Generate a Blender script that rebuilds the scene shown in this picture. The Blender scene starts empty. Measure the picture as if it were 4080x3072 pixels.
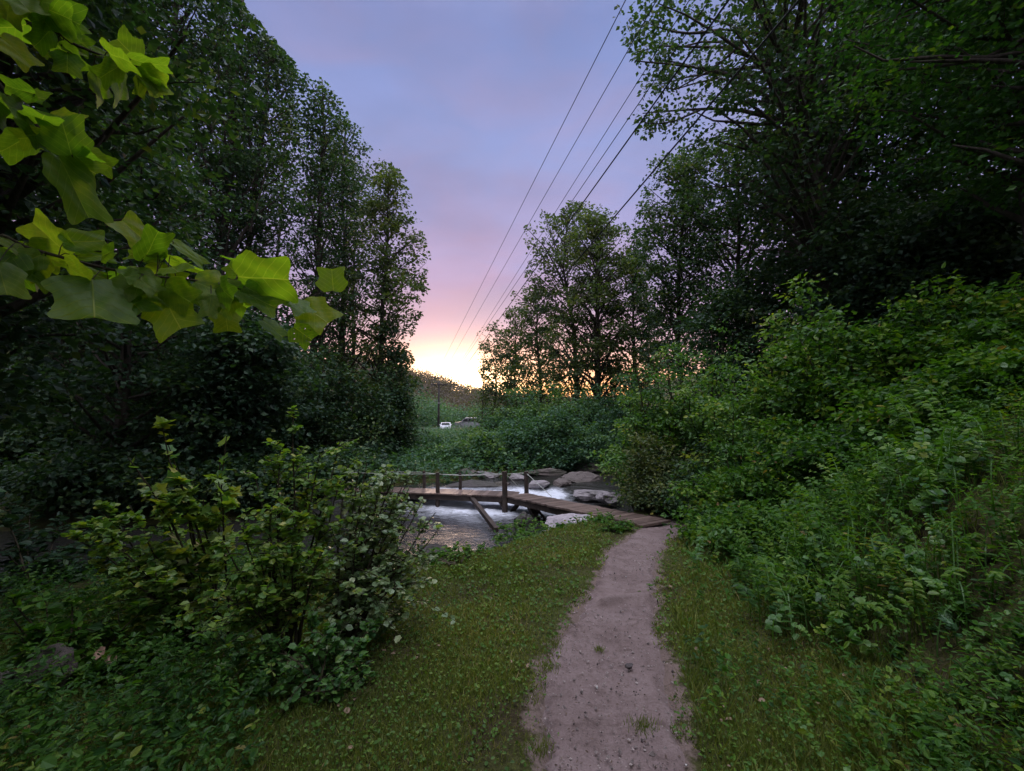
import bpy, math, random
import numpy as np
from mathutils import Vector, noise as mnoise

RNG = np.random.default_rng(7)
random.seed(7)
D2R = math.radians
sc = bpy.context.scene
COL = sc.collection

# ------------------------------------------------------------------ camera
CAMZ = 1.6
PITCH = D2R(3.5)
FPX = 430.0
cam = bpy.data.cameras.new("camera")
cam.sensor_width = 36.0
cam.lens = 36.0 * FPX / 1024.0
cam.clip_start = 0.05
cam.clip_end = 3000.0
camo = bpy.data.objects.new("camera", cam)
COL.objects.link(camo)
camo.location = (0, 0, CAMZ)
camo.rotation_euler = (math.pi / 2 + PITCH, 0, 0)
sc.camera = camo
CP, SP = math.cos(PITCH), math.sin(PITCH)


def ray(px, py):
    r = (px - 512.0) / FPX
    u = (385.5 - py) / FPX
    return r, CP - u * SP, u * CP + SP          # x, y, z


def P(px, py, Y):
    """world point seen at pixel (1024 wide frame) standing Y metres ahead"""
    x, y, z = ray(px, py)
    k = Y / y
    return np.array([x * k, Y, CAMZ + z * k])


def proj(p):
    p = np.asarray(p, float)
    x, y, z = p[..., 0], p[..., 1], p[..., 2] - CAMZ
    f = y * CP + z * SP
    u = -y * SP + z * CP
    f = np.where(f < 0.05, 0.05, f)
    return 512 + FPX * x / f, 385.5 - FPX * u / f


# ------------------------------------------------------------------ terrain
CL = np.array([(-60, 6.5), (-30, 7.2), (-14, 8.4), (-6.5, 9.4), (-2.3, 11.4), (0.4, 13.2), (2.6, 14.8), (5.5, 16.4), (10, 18), (22, 20), (60, 26)], float)
CW = np.array([1.6, 1.6, 1.6, 2.0, 3.3, 3.0, 2.6, 2.3, 1.8, 1.0, 1.0])
WATER_Z = -1.28


def sstep(a, b, x):
    t = np.clip((x - a) / (b - a), 0, 1)
    return t * t * (3 - 2 * t)


def stream_dist(x, y):
    """distance to the stream's centre line and its half width there"""
    best = np.full(np.shape(x), 1e9)
    hw = np.full(np.shape(x), 3.0)
    for i in range(len(CL) - 1):
        a, b = CL[i], CL[i + 1]
        d = b - a
        t = np.clip(((x - a[0]) * d[0] + (y - a[1]) * d[1]) / (d @ d), 0, 1)
        q = np.hypot(x - a[0] - t * d[0], y - a[1] - t * d[1])
        w = CW[i] + (CW[i + 1] - CW[i]) * t
        m = q < best
        best = np.where(m, q, best)
        hw = np.where(m, w, hw)
    return best, hw


def vnoise(x, y, s, seed=0):
    """cheap smooth noise, sum of sines"""
    r = np.random.default_rng(seed)
    out = np.zeros(np.shape(x))
    for k in range(6):
        a = r.uniform(0, 6.283)
        f = s * r.uniform(0.6, 1.8)
        out = out + np.sin((x * math.cos(a) + y * math.sin(a)) * f + r.uniform(0, 6.283))
    return out / 6.0


XR_Y = [-20, 0, 2, 4, 8.5, 10, 13, 20, 30, 60, 700]
XR_X = [1.2, 1.0, 1.05, 1.7, 3.7, 4.4, 6.2, 10, 14, 24, 240]


def H(x, y):
    x = np.asarray(x, float)
    y = np.asarray(y, float)
    z = -0.075 * np.clip(y - 1.0, 0, 8)
    z = z - 0.3 * sstep(9, 15, y)
    sd, hw = stream_dist(x, y)
    # hillside rising on the right of the trail
    s = np.clip(x - np.interp(y, XR_Y, XR_X), 0, None)
    rise = 0.62 * s * sstep(0, 2.0, s)
    rise = 26 * (1 - np.exp(-rise / 26))
    z = z + rise * sstep(2.5, 9.0, sd)
    # wooded hillside rising on the left, beyond the stream
    l = np.clip(-10 - x - 0.48 * np.clip(y - 20, 0, None), 0, None)
    z = z + 40 * (1 - np.exp(-0.42 * l / 40)) * sstep(5, 12, sd) * sstep(12, 18, y)
    # the far valley, a road bank and the hill behind it
    z = z - 0.82 * sstep(35, 72, y) + 0.5 * sstep(-12.0, -9.5, x) * sstep(60, 75, y)
    ridge = np.interp(x, [-400, -150, -62, -30, -14, 8, 60, 160, 400], [60, 42, 24, 14.5, 9.5, 6, 5, 18, 60])
    z = z + ridge * sstep(120, 240, y)
    z = z + 0.05 * vnoise(x, y, 1.1, 3) * sstep(3, 9, np.abs(y)) + 0.02 * vnoise(x, y, 4.0, 4)
    near = sstep(1.2, -1.0, x) * sstep(10.5, 9.0, y)
    carve = sstep(hw - 0.5, hw + 1.25 + 1.5 * near, sd)
    bed = -1.75 + 0.12 * vnoise(x, y, 1.7, 9)
    z = bed + (z - bed) * carve
    return z


def ground_at_pixel(px, py):
    x, y, z = ray(px, py)
    ts = np.concatenate([np.arange(1.0, 40, 0.01)])
    X, Y, Z = x * ts, y * ts, CAMZ + z * ts
    hit = np.nonzero(Z < H(X, Y))[0]
    i = hit[0] if len(hit) else len(ts) - 1
    return np.array([X[i], Y[i], float(H(X[i], Y[i]))])


# ------------------------------------------------------------------ materials
def new_mat(name):
    m = bpy.data.materials.new(name)
    m.use_nodes = True
    nt = m.node_tree
    nt.nodes.clear()
    out = nt.nodes.new("ShaderNodeOutputMaterial")
    return m, nt, out


def N(nt, kind, **kw):
    n = nt.nodes.new(kind)
    for k, v in kw.items():
        if k in n.inputs:
            n.inputs[k].default_value = v
        else:
            setattr(n, k, v)
    return n


def ramp(nt, stops, interp="LINEAR"):
    n = nt.nodes.new("ShaderNodeValToRGB")
    n.color_ramp.interpolation = interp
    els = n.color_ramp.elements
    while len(els) > 1:
        els.remove(els[0])
    els[0].position = stops[0][0]
    els[0].color = (*stops[0][1], 1)
    for p, c in stops[1:]:
        e = els.new(p)
        e.color = (*c, 1)
    return n


def leaf_mat(name, stops, trans=0.35, rough=0.45, tmul=(1.5, 1.7, 0.35), spec=0.22):
    m, nt, out = new_mat(name)
    at = N(nt, "ShaderNodeAttribute", attribute_name="tint")
    rp = ramp(nt, stops)
    nt.links.new(at.outputs["Fac"], rp.inputs[0])
    bs = N(nt, "ShaderNodeBsdfPrincipled")
    bs.inputs["Roughness"].default_value = rough
    bs.inputs["Specular IOR Level"].default_value = spec
    nt.links.new(rp.outputs[0], bs.inputs["Base Color"])
    tr = N(nt, "ShaderNodeBsdfTranslucent")
    mul = N(nt, "ShaderNodeMix", data_type="RGBA", blend_type="MULTIPLY")
    mul.inputs[0].default_value = 1.0
    nt.links.new(rp.outputs[0], mul.inputs[6])
    mul.inputs[7].default_value = (*tmul, 1)
    nt.links.new(mul.outputs[2], tr.inputs["Color"])
    mx = N(nt, "ShaderNodeMixShader", Fac=trans)
    nt.links.new(bs.outputs[0], mx.inputs[1])
    nt.links.new(tr.outputs[0], mx.inputs[2])
    nt.links.new(mx.outputs[0], out.inputs[0])
    return m


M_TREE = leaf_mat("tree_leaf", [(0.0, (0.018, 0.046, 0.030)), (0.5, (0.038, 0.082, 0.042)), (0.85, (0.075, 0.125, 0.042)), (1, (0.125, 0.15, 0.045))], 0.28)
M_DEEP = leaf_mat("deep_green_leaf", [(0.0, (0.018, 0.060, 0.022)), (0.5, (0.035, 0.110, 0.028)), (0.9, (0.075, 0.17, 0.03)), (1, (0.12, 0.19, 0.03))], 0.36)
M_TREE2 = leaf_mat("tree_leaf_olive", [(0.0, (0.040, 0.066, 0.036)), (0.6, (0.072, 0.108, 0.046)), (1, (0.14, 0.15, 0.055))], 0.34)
M_BUSH = leaf_mat("bush_leaf", [(0.0, (0.040, 0.115, 0.040)), (0.5, (0.100, 0.215, 0.052)), (0.85, (0.21, 0.31, 0.055)), (1, (0.34, 0.36, 0.06))], 0.38, 0.40, spec=0.40)
M_PALE = leaf_mat("grey_green_leaf", [(0.0, (0.060, 0.115, 0.062)), (0.5, (0.14, 0.225, 0.115)), (0.85, (0.25, 0.33, 0.17)), (1, (0.36, 0.40, 0.22))], 0.34, 0.34, spec=0.5)
M_BANK = leaf_mat("bank_leaf", [(0.0, (0.044, 0.105, 0.072)), (0.6, (0.082, 0.170, 0.090)), (1, (0.15, 0.24, 0.08))], 0.34, 0.4)
M_WEED = leaf_mat("weed_leaf", [(0.0, (0.020, 0.066, 0.014)), (0.45, (0.060, 0.155, 0.022)), (0.8, (0.135, 0.225, 0.024)), (0.95, (0.21, 0.22, 0.04)), (1, (0.24, 0.16, 0.07))], 0.36, 0.45)
M_GRASS = leaf_mat("grass_blade", [(0.0, (0.080, 0.115, 0.028)), (0.5, (0.150, 0.190, 0.042)), (0.85, (0.25, 0.25, 0.07)), (1, (0.36, 0.27, 0.14))], 0.30, 0.5)
M_CLOVER = leaf_mat("clover_leaf", [(0.0, (0.035, 0.090, 0.020)), (0.5, (0.085, 0.175, 0.030)), (0.85, (0.17, 0.25, 0.04)), (1, (0.28, 0.22, 0.09))], 0.34, 0.45)
M_FAR = leaf_mat("far_leaf_hazed", [(0.0, (0.085, 0.068, 0.060)), (1, (0.15, 0.122, 0.095))], 0.3, 0.6)  # haze and backlight put into the leaf colour: paler, browner than the trees


def bark_mat(name, c0, c1):
    m, nt, out = new_mat(name)
    tc = N(nt, "ShaderNodeTexCoord")
    mp = N(nt, "ShaderNodeMapping")
    mp.inputs["Scale"].default_value = (9, 9, 1.6)
    nt.links.new(tc.outputs["Object"], mp.inputs[0])
    ns = N(nt, "ShaderNodeTexNoise", Scale=2.2, Detail=8.0, Roughness=0.65)
    nt.links.new(mp.outputs[0], ns.inputs["Vector"])
    rp = ramp(nt, [(0.32, c0), (0.68, c1)])
    nt.links.new(ns.outputs[0], rp.inputs[0])
    bs = N(nt, "ShaderNodeBsdfPrincipled", Roughness=0.9)
    bs.inputs["Specular IOR Level"].default_value = 0.2
    nt.links.new(rp.outputs[0], bs.inputs["Base Color"])
    bp = N(nt, "ShaderNodeBump", Strength=0.7, Distance=0.03)
    nt.links.new(ns.outputs[0], bp.inputs["Height"])
    nt.links.new(bp.outputs[0], bs.inputs["Normal"])
    nt.links.new(bs.outputs[0], out.inputs[0])
    return m


M_BARK = bark_mat("bark", (0.030, 0.024, 0.020), (0.085, 0.070, 0.058))
M_STEM = bark_mat("stem", (0.035, 0.030, 0.020), (0.07, 0.06, 0.035))


def simple_mat(name, col, rough=0.6, metal=0.0, spec=0.5, var=0.25, scale=6.0, bump=0.0):
    m, nt, out = new_mat(name)
    tc = N(nt, "ShaderNodeTexCoord")
    ns = N(nt, "ShaderNodeTexNoise", Scale=scale, Detail=7.0, Roughness=0.6)
    nt.links.new(tc.outputs["Object"], ns.inputs["Vector"])
    a = tuple(c * (1 - var) for c in col)
    b = tuple(min(1, c * (1 + var)) for c in col)
    rp = ramp(nt, [(0.3, a), (0.7, b)])
    nt.links.new(ns.outputs[0], rp.inputs[0])
    bs = N(nt, "ShaderNodeBsdfPrincipled", Roughness=rough, Metallic=metal)
    bs.inputs["Specular IOR Level"].default_value = spec
    nt.links.new(rp.outputs[0], bs.inputs["Base Color"])
    if bump:
        bp = N(nt, "ShaderNodeBump", Strength=bump, Distance=0.02)
        nt.links.new(ns.outputs[0], bp.inputs["Height"])
        nt.links.new(bp.outputs[0], bs.inputs["Normal"])
    nt.links.new(bs.outputs[0], out.inputs[0])
    return m


def wood_mat(name, c0, c1, rough=0.75):
    m, nt, out = new_mat(name)
    tc = N(nt, "ShaderNodeTexCoord")
    at = N(nt, "ShaderNodeAttribute", attribute_name="tint")
    ns = N(nt, "ShaderNodeTexNoise", Scale=7.0, Detail=9.0, Roughness=0.7)
    nt.links.new(tc.outputs["Object"], ns.inputs["Vector"])
    ad = N(nt, "ShaderNodeMath", operation="ADD")
    nt.links.new(ns.outputs[0], ad.inputs[0])
    sub = N(nt, "ShaderNodeMath", operation="MULTIPLY_ADD")
    nt.links.new(at.outputs["Fac"], sub.inputs[0])
    sub.inputs[1].default_value = 0.45
    sub.inputs[2].default_value = -0.22
    nt.links.new(sub.outputs[0], ad.inputs[1])
    rp = ramp(nt, [(0.25, c0), (0.75, c1)])
    nt.links.new(ad.outputs[0], rp.inputs[0])
    bs = N(nt, "ShaderNodeBsdfPrincipled", Roughness=rough)
    bs.inputs["Specular IOR Level"].default_value = 0.35
    nt.links.new(rp.outputs[0], bs.inputs["Base Color"])
    bp = N(nt, "ShaderNodeBump", Strength=0.4, Distance=0.01)
    nt.links.new(ns.outputs[0], bp.inputs["Height"])
    nt.links.new(bp.outputs[0], bs.inputs["Normal"])
    nt.links.new(bs.outputs[0], out.inputs[0])
    return m


M_PLANK = wood_mat("weathered_plank", (0.085, 0.060, 0.050), (0.22, 0.16, 0.135), 0.40)
M_TIMBER = wood_mat("dark_timber", (0.030, 0.022, 0.018), (0.085, 0.062, 0.050))
M_ROPE = simple_mat("rope", (0.36, 0.38, 0.34), 0.85)


def rock_mat(name, col, moss=0.35):
    m, nt, out = new_mat(name)
    tc = N(nt, "ShaderNodeTexCoord")
    ge = N(nt, "ShaderNodeNewGeometry")
    n1 = N(nt, "ShaderNodeTexNoise", Scale=6.5, Detail=12.0, Roughness=0.74)
    n2 = N(nt, "ShaderNodeTexNoise", Scale=1.3, Detail=6.0)
    nt.links.new(ge.outputs["Position"], n1.inputs["Vector"])
    nt.links.new(ge.outputs["Position"], n2.inputs["Vector"])
    rp = ramp(nt, [(0.28, tuple(c * 0.38 for c in col)), (0.5, col), (0.75, tuple(min(1, c * 1.45) for c in col))])
    nt.links.new(n1.outputs[0], rp.inputs[0])
    mr = ramp(nt, [(0.5, (0, 0, 0)), (0.62, (1, 1, 1))])
    nt.links.new(n2.outputs[0], mr.inputs[0])
    ml = N(nt, "ShaderNodeMath", operation="MULTIPLY")
    nt.links.new(mr.outputs[0], ml.inputs[0])
    ml.inputs[1].default_value = moss
    mx = N(nt, "ShaderNodeMix", data_type="RGBA")
    nt.links.new(ml.outputs[0], mx.inputs[0])
    nt.links.new(rp.outputs[0], mx.inputs[6])
    mx.inputs[7].default_value = (0.05, 0.06, 0.03, 1)
    bs = N(nt, "ShaderNodeBsdfPrincipled", Roughness=0.72)
    nt.links.new(mx.outputs[2], bs.inputs["Base Color"])
    bp = N(nt, "ShaderNodeBump", Strength=0.9, Distance=0.06)
    nt.links.new(n1.outputs[0], bp.inputs["Height"])
    nt.links.new(bp.outputs[0], bs.inputs["Normal"])
    nt.links.new(bs.outputs[0], out.inputs[0])
    return m


M_ROCK = rock_mat("river_rock", (0.12, 0.098, 0.090), 0.45)
M_ROCKP = rock_mat("pale_rock", (0.25, 0.225, 0.235), 0.25)
M_BOULDER = rock_mat("grey_boulder", (0.38, 0.34, 0.37), 0.10)
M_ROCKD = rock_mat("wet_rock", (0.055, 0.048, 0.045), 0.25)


def ground_material():
    m, nt, out = new_mat("soil_and_turf")
    ge = N(nt, "ShaderNodeNewGeometry")
    n1 = N(nt, "ShaderNodeTexNoise", Scale=2.2, Detail=9.0, Roughness=0.7)
    n2 = N(nt, "ShaderNodeTexNoise", Scale=38.0, Detail=5.0)
    nt.links.new(ge.outputs["Position"], n1.inputs["Vector"])
    nt.links.new(ge.outputs["Position"], n2.inputs["Vector"])
    r1 = ramp(nt, [(0.35, (0.045, 0.036, 0.020)), (0.52, (0.055, 0.060, 0.020)), (0.7, (0.060, 0.085, 0.022))])
    nt.links.new(n1.outputs[0], r1.inputs[0])
    r2 = ramp(nt, [(0.3, (0.45, 0.45, 0.45)), (0.7, (1.25, 1.25, 1.2))])
    nt.links.new(n2.outputs[0], r2.inputs[0])
    mx = N(nt, "ShaderNodeMix", data_type="RGBA", blend_type="MULTIPLY")
    mx.inputs[0].default_value = 1
    nt.links.new(r1.outputs[0], mx.inputs[6])
    nt.links.new(r2.outputs[0], mx.inputs[7])
    bs = N(nt, "ShaderNodeBsdfPrincipled", Roughness=0.95)
    bs.inputs["Specular IOR Level"].default_value = 0.1
    at = N(nt, "ShaderNodeAttribute", attribute_name="tint")
    n3 = N(nt, "ShaderNodeTexNoise", Scale=6.0, Detail=8.0, Roughness=0.7)
    nt.links.new(ge.outputs["Position"], n3.inputs["Vector"])
    wr = N(nt, "ShaderNodeMath", operation="MULTIPLY_ADD")
    nt.links.new(n3.outputs[0], wr.inputs[0])
    wr.inputs[1].default_value = 1.3
    nt.links.new(at.outputs["Fac"], wr.inputs[2])
    rw = ramp(nt, [(0.88, (0, 0, 0)), (1.0, (1, 1, 1))])
    ws = N(nt, "ShaderNodeMath", operation="MULTIPLY")
    nt.links.new(wr.outputs[0], ws.inputs[0])
    ws.inputs[1].default_value = 0.8
    nt.links.new(ws.outputs[0], rw.inputs[0])
    mw = N(nt, "ShaderNodeMix", data_type="RGBA")
    nt.links.new(rw.outputs[0], mw.inputs[0])
    nt.links.new(mx.outputs[2], mw.inputs[6])
    mw.inputs[7].default_value = (0.16, 0.12, 0.105, 1)
    nt.links.new(mw.outputs[2], bs.inputs["Base Color"])
    bp = N(nt, "ShaderNodeBump", Strength=0.8, Distance=0.02)
    nt.links.new(n2.outputs[0], bp.inputs["Height"])
    nt.links.new(bp.outputs[0], bs.inputs["Normal"])
    nt.links.new(bs.outputs[0], out.inputs[0])
    return m


def path_material():
    m, nt, out = new_mat("packed_sandy_dirt")
    ge = N(nt, "ShaderNodeNewGeometry")
    n1 = N(nt, "ShaderNodeTexNoise", Scale=2.6, Detail=9.0, Roughness=0.72)
    n2 = N(nt, "ShaderNodeTexNoise", Scale=75.0, Detail=4.0, Roughness=0.7)
    n3 = N(nt, "ShaderNodeTexVoronoi", Scale=45.0)
    for n in (n1, n2, n3):
        nt.links.new(ge.outputs["Position"], n.inputs["Vector"])
    r1 = ramp(nt, [(0.28, (0.110, 0.080, 0.074)), (0.5, (0.182, 0.138, 0.132)), (0.72, (0.245, 0.192, 0.186))])
    nt.links.new(n1.outputs[0], r1.inputs[0])
    r2 = ramp(nt, [(0.25, (0.68, 0.66, 0.64)), (0.5, (1, 1, 1)), (0.75, (1.15, 1.15, 1.15))])
    nt.links.new(n2.outputs[0], r2.inputs[0])
    mx = N(nt, "ShaderNodeMix", data_type="RGBA", blend_type="MULTIPLY")
    mx.inputs[0].default_value = 1
    nt.links.new(r1.outputs[0], mx.inputs[6])
    nt.links.new(r2.outputs[0], mx.inputs[7])
    r3 = ramp(nt, [(0.05, (0.55, 0.5, 0.5)), (0.14, (1, 1, 1))])
    nt.links.new(n3.outputs["Distance"], r3.inputs[0])
    n4 = N(nt, "ShaderNodeTexNoise", Scale=13.0, Detail=6.0, Roughness=0.6, Distortion=0.5)
    nt.links.new(ge.outputs["Position"], n4.inputs["Vector"])
    r4 = ramp(nt, [(0.30, (0.66, 0.64, 0.62)), (0.46, (1, 1, 1)), (0.7, (1.06, 1.06, 1.07))])
    nt.links.new(n4.outputs[0], r4.inputs[0])
    mx4 = N(nt, "ShaderNodeMix", data_type="RGBA", blend_type="MULTIPLY")
    mx4.inputs[0].default_value = 1
    nt.links.new(mx.outputs[2], mx4.inputs[6])
    nt.links.new(r4.outputs[0], mx4.inputs[7])
    mx2 = N(nt, "ShaderNodeMix", data_type="RGBA", blend_type="MULTIPLY")
    mx2.inputs[0].default_value = 0.5
    nt.links.new(mx4.outputs[2], mx2.inputs[6])
    nt.links.new(r3.outputs[0], mx2.inputs[7])
    bs = N(nt, "ShaderNodeBsdfPrincipled", Roughness=0.92)
    bs.inputs["Specular IOR Level"].default_value = 0.15
    nt.links.new(mx2.outputs[2], bs.inputs["Base Color"])
    bp = N(nt, "ShaderNodeBump", Strength=0.55, Distance=0.012)
    nt.links.new(n2.outputs[0], bp.inputs["Height"])
    nt.links.new(bp.outputs[0], bs.inputs["Normal"])
    nt.links.new(bs.outputs[0], out.inputs[0])
    return m


def water_material():
    m, nt, out = new_mat("stream_water")
    ge = N(nt, "ShaderNodeNewGeometry")
    at = N(nt, "ShaderNodeAttribute", attribute_name="tint")
    n1 = N(nt, "ShaderNodeTexNoise", Scale=3.0, Detail=6.0, Roughness=0.6, Distortion=0.8)
    n2 = N(nt, "ShaderNodeTexNoise", Scale=4.5, Detail=10.0, Roughness=0.78, Distortion=1.6)
    mp = N(nt, "ShaderNodeMapping")
    mp.inputs["Scale"].default_value = (0.55, 1.8, 1.0)
    mp.inputs["Rotation"].default_value = (0, 0, -0.35)
    nt.links.new(ge.outputs["Position"], mp.inputs[0])
    nt.links.new(mp.outputs[0], n1.inputs["Vector"])
    nt.links.new(mp.outputs[0], n2.inputs["Vector"])
    ad = N(nt, "ShaderNodeMath", operation="ADD")
    nt.links.new(n2.outputs[0], ad.inputs[0])
    nt.links.new(at.outputs["Fac"], ad.inputs[1])
    rf = ramp(nt, [(0.66, (0, 0, 0)), (0.86, (0.35, 0.35, 0.35)), (1.0, (1, 1, 1))])
    nt.links.new(ad.outputs[0], rf.inputs[0])
    wa = N(nt, "ShaderNodeBsdfPrincipled", Roughness=0.07, IOR=1.33)
    wa.inputs["Base Color"].default_value = (0.022, 0.022, 0.020, 1)
    wa.inputs["Specular IOR Level"].default_value = 0.5
    fo = N(nt, "ShaderNodeBsdfPrincipled", Roughness=0.7)
    fo.inputs["Base Color"].default_value = (0.66, 0.70, 0.78, 1)
    bp = N(nt, "ShaderNodeBump", Strength=0.55, Distance=0.10)
    nt.links.new(n1.outputs[0], bp.inputs["Height"])
    nt.links.new(bp.outputs[0], wa.inputs["Normal"])
    bp2 = N(nt, "ShaderNodeBump", Strength=0.7, Distance=0.06)
    nt.links.new(n2.outputs[0], bp2.inputs["Height"])
    nt.links.new(bp2.outputs[0], fo.inputs["Normal"])
    mx = N(nt, "ShaderNodeMixShader")
    nt.links.new(rf.outputs[0], mx.inputs[0])
    nt.links.new(wa.outputs[0], mx.inputs[1])
    nt.links.new(fo.outputs[0], mx.inputs[2])
    nt.links.new(mx.outputs[0], out.inputs[0])
    return m


# ------------------------------------------------------------------ mesh helpers
class MB:
    """collects vertices, polygons and a per vertex tint"""

    def __init__(self):
        self.v, self.t, self.f, self.n = [], [], [], 0

    def add(self, V, faces, tint=0.5):
        V = np.asarray(V, np.float32).reshape(-1, 3)
        if np.isscalar(tint):
            tint = np.full(len(V), tint, np.float32)
        self.v.append(V)
        self.t.append(np.asarray(tint, np.float32))
        for F in faces:
            F = np.asarray(F, np.int64)
            if len(F):
                self.f.append(F + self.n)
        self.n += len(V)

    def build(self, name, mat, parent=None, smooth=False, loc=None):
        V = np.concatenate(self.v)
        T = np.concatenate(self.t)
        if loc is not None:
            V = V - np.asarray(loc, np.float32)
        loops = np.concatenate([F.ravel() for F in self.f])
        sizes = np.concatenate([np.full(len(F), F.shape[1]) for F in self.f])
        starts = np.concatenate([[0], np.cumsum(sizes)[:-1]])
        me = bpy.data.meshes.new(name)
        me.vertices.add(len(V))
        me.vertices.foreach_set("co", V.ravel())
        me.loops.add(len(loops))
        me.loops.foreach_set("vertex_index", loops.astype(np.int32))
        me.polygons.add(len(sizes))
        me.polygons.foreach_set("loop_start", starts.astype(np.int32))
        me.polygons.foreach_set("use_smooth", np.full(len(sizes), smooth))
        a = me.attributes.new("tint", "FLOAT", "POINT")
        a.data.foreach_set("value", T)
        me.update(calc_edges=True)
        me.materials.append(mat)
        o = bpy.data.objects.new(name, me)
        COL.objects.link(o)
        if parent is not None:
            o.parent = parent
        elif loc is not None:
            o.location = loc
        return o


def tag(o, label=None, cat=None, group=None, kind=None):
    if label:
        o["label"] = label
    if cat:
        o["category"] = cat
    if group:
        o["group"] = group
    if kind:
        o["kind"] = kind
    return o


def empty(name, loc, label, cat, group=None):
    o = bpy.data.objects.new(name, None)
    o.empty_display_size = 0.2
    o.location = tuple(float(c) for c in loc)
    COL.objects.link(o)
    return tag(o, label, cat, group)


def norm(v):
    return v / np.maximum(np.linalg.norm(v, axis=-1, keepdims=True), 1e-9)


def tube(mb, pts, rad, k=6, tint=0.5, cap=True):
    pts = np.asarray(pts, float)
    rad = np.broadcast_to(np.asarray(rad, float), (len(pts),))
    tan = norm(np.gradient(pts, axis=0))
    ref = np.array([0.31, 0.95, 0.1]) if abs(tan[0][2]) > 0.8 else np.array([0, 0, 1.0])
    s = norm(np.cross(tan, ref))
    b = np.cross(tan, s)
    a = np.arange(k) * 2 * math.pi / k
    ring = (pts[:, None, :] + rad[:, None, None] * (np.cos(a)[None, :, None] * s[:, None, :] + np.sin(a)[None, :, None] * b[:, None, :]))
    V = ring.reshape(-1, 3)
    n = len(pts)
    i = np.arange(n - 1)[:, None] * k
    j = np.arange(k)[None, :]
    j2 = (j + 1) % k
    F = np.stack([i + j, i + j2, i + k + j2, i + k + j], -1).reshape(-1, 4)
    faces = [F]
    if cap:
        faces.append(np.array([list(range(k))[::-1]]))
        faces.append(np.array([[(n - 1) * k + q for q in range(k)]]))
    mb.add(V, faces, tint)


T4 = (np.array([(0, 0, 0), (-.36, .42, .07), (0, 1, -.04), (.36, .42, .07)]), [np.array([[0, 3, 2], [0, 2, 1]])])
T6 = (np.array([(0, 0, 0), (-.27, .24, .05), (-.25, .66, .05), (0, 1, -.07), (.25, .66, .05), (.27, .24, .05)]), [np.array([[0, 5, 4, 3], [0, 3, 2, 1]])])
T6W = (np.array([(0, 0, 0), (-.40, .28, .07), (-.34, .72, .06), (0, 1, -.08), (.34, .72, .06), (.40, .28, .07)]), [np.array([[0, 5, 4, 3], [0, 3, 2, 1]])])
TL = (np.array([(0, 0, 0), (-.33, .02, .05), (-.52, .28, .03), (-.36, .48, .06), (-.44, .88, .0), (0, .74, .0), (.44, .88, .0), (.36, .48, .06), (.52, .28, .03), (.33, .02, .05)]),
      [np.array([[0, 9, 8, 7], [0, 7, 6, 5], [0, 5, 4, 3], [0, 3, 2, 1]])])
TB = (np.array([(-.5, 0, 0), (.5, 0, 0), (-.38, .5, .0), (.38, .5, .0), (0, 1, 0.12)]), [np.array([[0, 1, 3, 2]]), np.array([[2, 3, 4]])])


def leaves(mb, C, dirs, nrm, size, tpl, tint, width=1.0):
    C = np.asarray(C, float)
    n = len(C)
    if n == 0:
        return
    m = norm(dirs)
    s = norm(np.cross(m, nrm))
    nn = np.cross(s, m)
    V0, F0 = tpl
    size = np.broadcast_to(np.asarray(size, float), (n,))
    width = np.broadcast_to(np.asarray(width, float), (n,))
    V = C[:, None, :] + size[:, None, None] * (
        (V0[None, :, 0] * width[:, None])[..., None] * s[:, None, :] + V0[None, :, 1, None] * m[:, None, :] + V0[None, :, 2, None] * nn[:, None, :])
    k = len(V0)
    off = (np.arange(n) * k)[:, None, None]
    faces = [(F[None] + off).reshape(-1, F.shape[1]) for F in F0]
    mb.add(V.reshape(-1, 3), faces, np.repeat(np.clip(tint, 0, 1), k))


def rnd_dirs(n, up=0.0, rng=RNG):
    v = rng.normal(size=(n, 3))
    v[:, 2] += up
    return norm(v)


# region of the picture that is open sky: crowns are pruned back from it
SKY = np.array([(236, -40), (240, 0), (258, 22), (290, 58), (300, 72), (322, 78), (340, 98), (352, 122), (375, 135), (386, 158), (400, 172), (412, 195), (422, 212), (424, 235), (430, 260), (425, 275), (428, 290), (422, 310),
                (416, 330), (408, 345), (414, 362), (406, 368), (410, 376), (440, 382), (475, 392), (484, 384), (478, 368), (478, 330), (500, 317), (510, 302), (512, 290), (524, 276), (528, 262), (524, 226), (538, 220), (541, 210), (558, 216), (566, 200),
                (590, 202), (602, 205), (618, 210), (626, 222), (633, 235), (634, 222), (641, 195), (636, 185), (638, 165), (652, 150), (641, 135), (622, 122), (622, 112), (640, 104), (640, 85), (628, 50), (616, 20), (610, 0), (606, -40)], float)


def in_sky(px, py, grow=0.0):
    inside = np.zeros(np.shape(px), bool)
    n = len(SKY)
    j = n - 1
    for i in range(n):
        xi, yi = SKY[i]
        xj, yj = SKY[j]
        c = ((yi > py) != (yj > py)) & (px < (xj - xi) * (py - yi) / (yj - yi + 1e-9) + xi)
        inside ^= c
        j = i
    return inside


def blob_profile(kind):
    if kind == "tall":
        return lambda u: np.clip(1.35 * np.power(u + 0.04, 0.35) * np.power(np.clip(1.02 - u, 0, 2), 0.55), 0, 1.1)
    if kind == "dome":
        return lambda u: np.clip(1.5 * np.power(u + 0.02, 0.55) * np.power(np.clip(1.03 - u, 0, 2), 0.5), 0, 1.1)
    return lambda u: np.clip(1.15 * (1 - u) ** 0.7 + 0.1, 0, 1.1)


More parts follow.
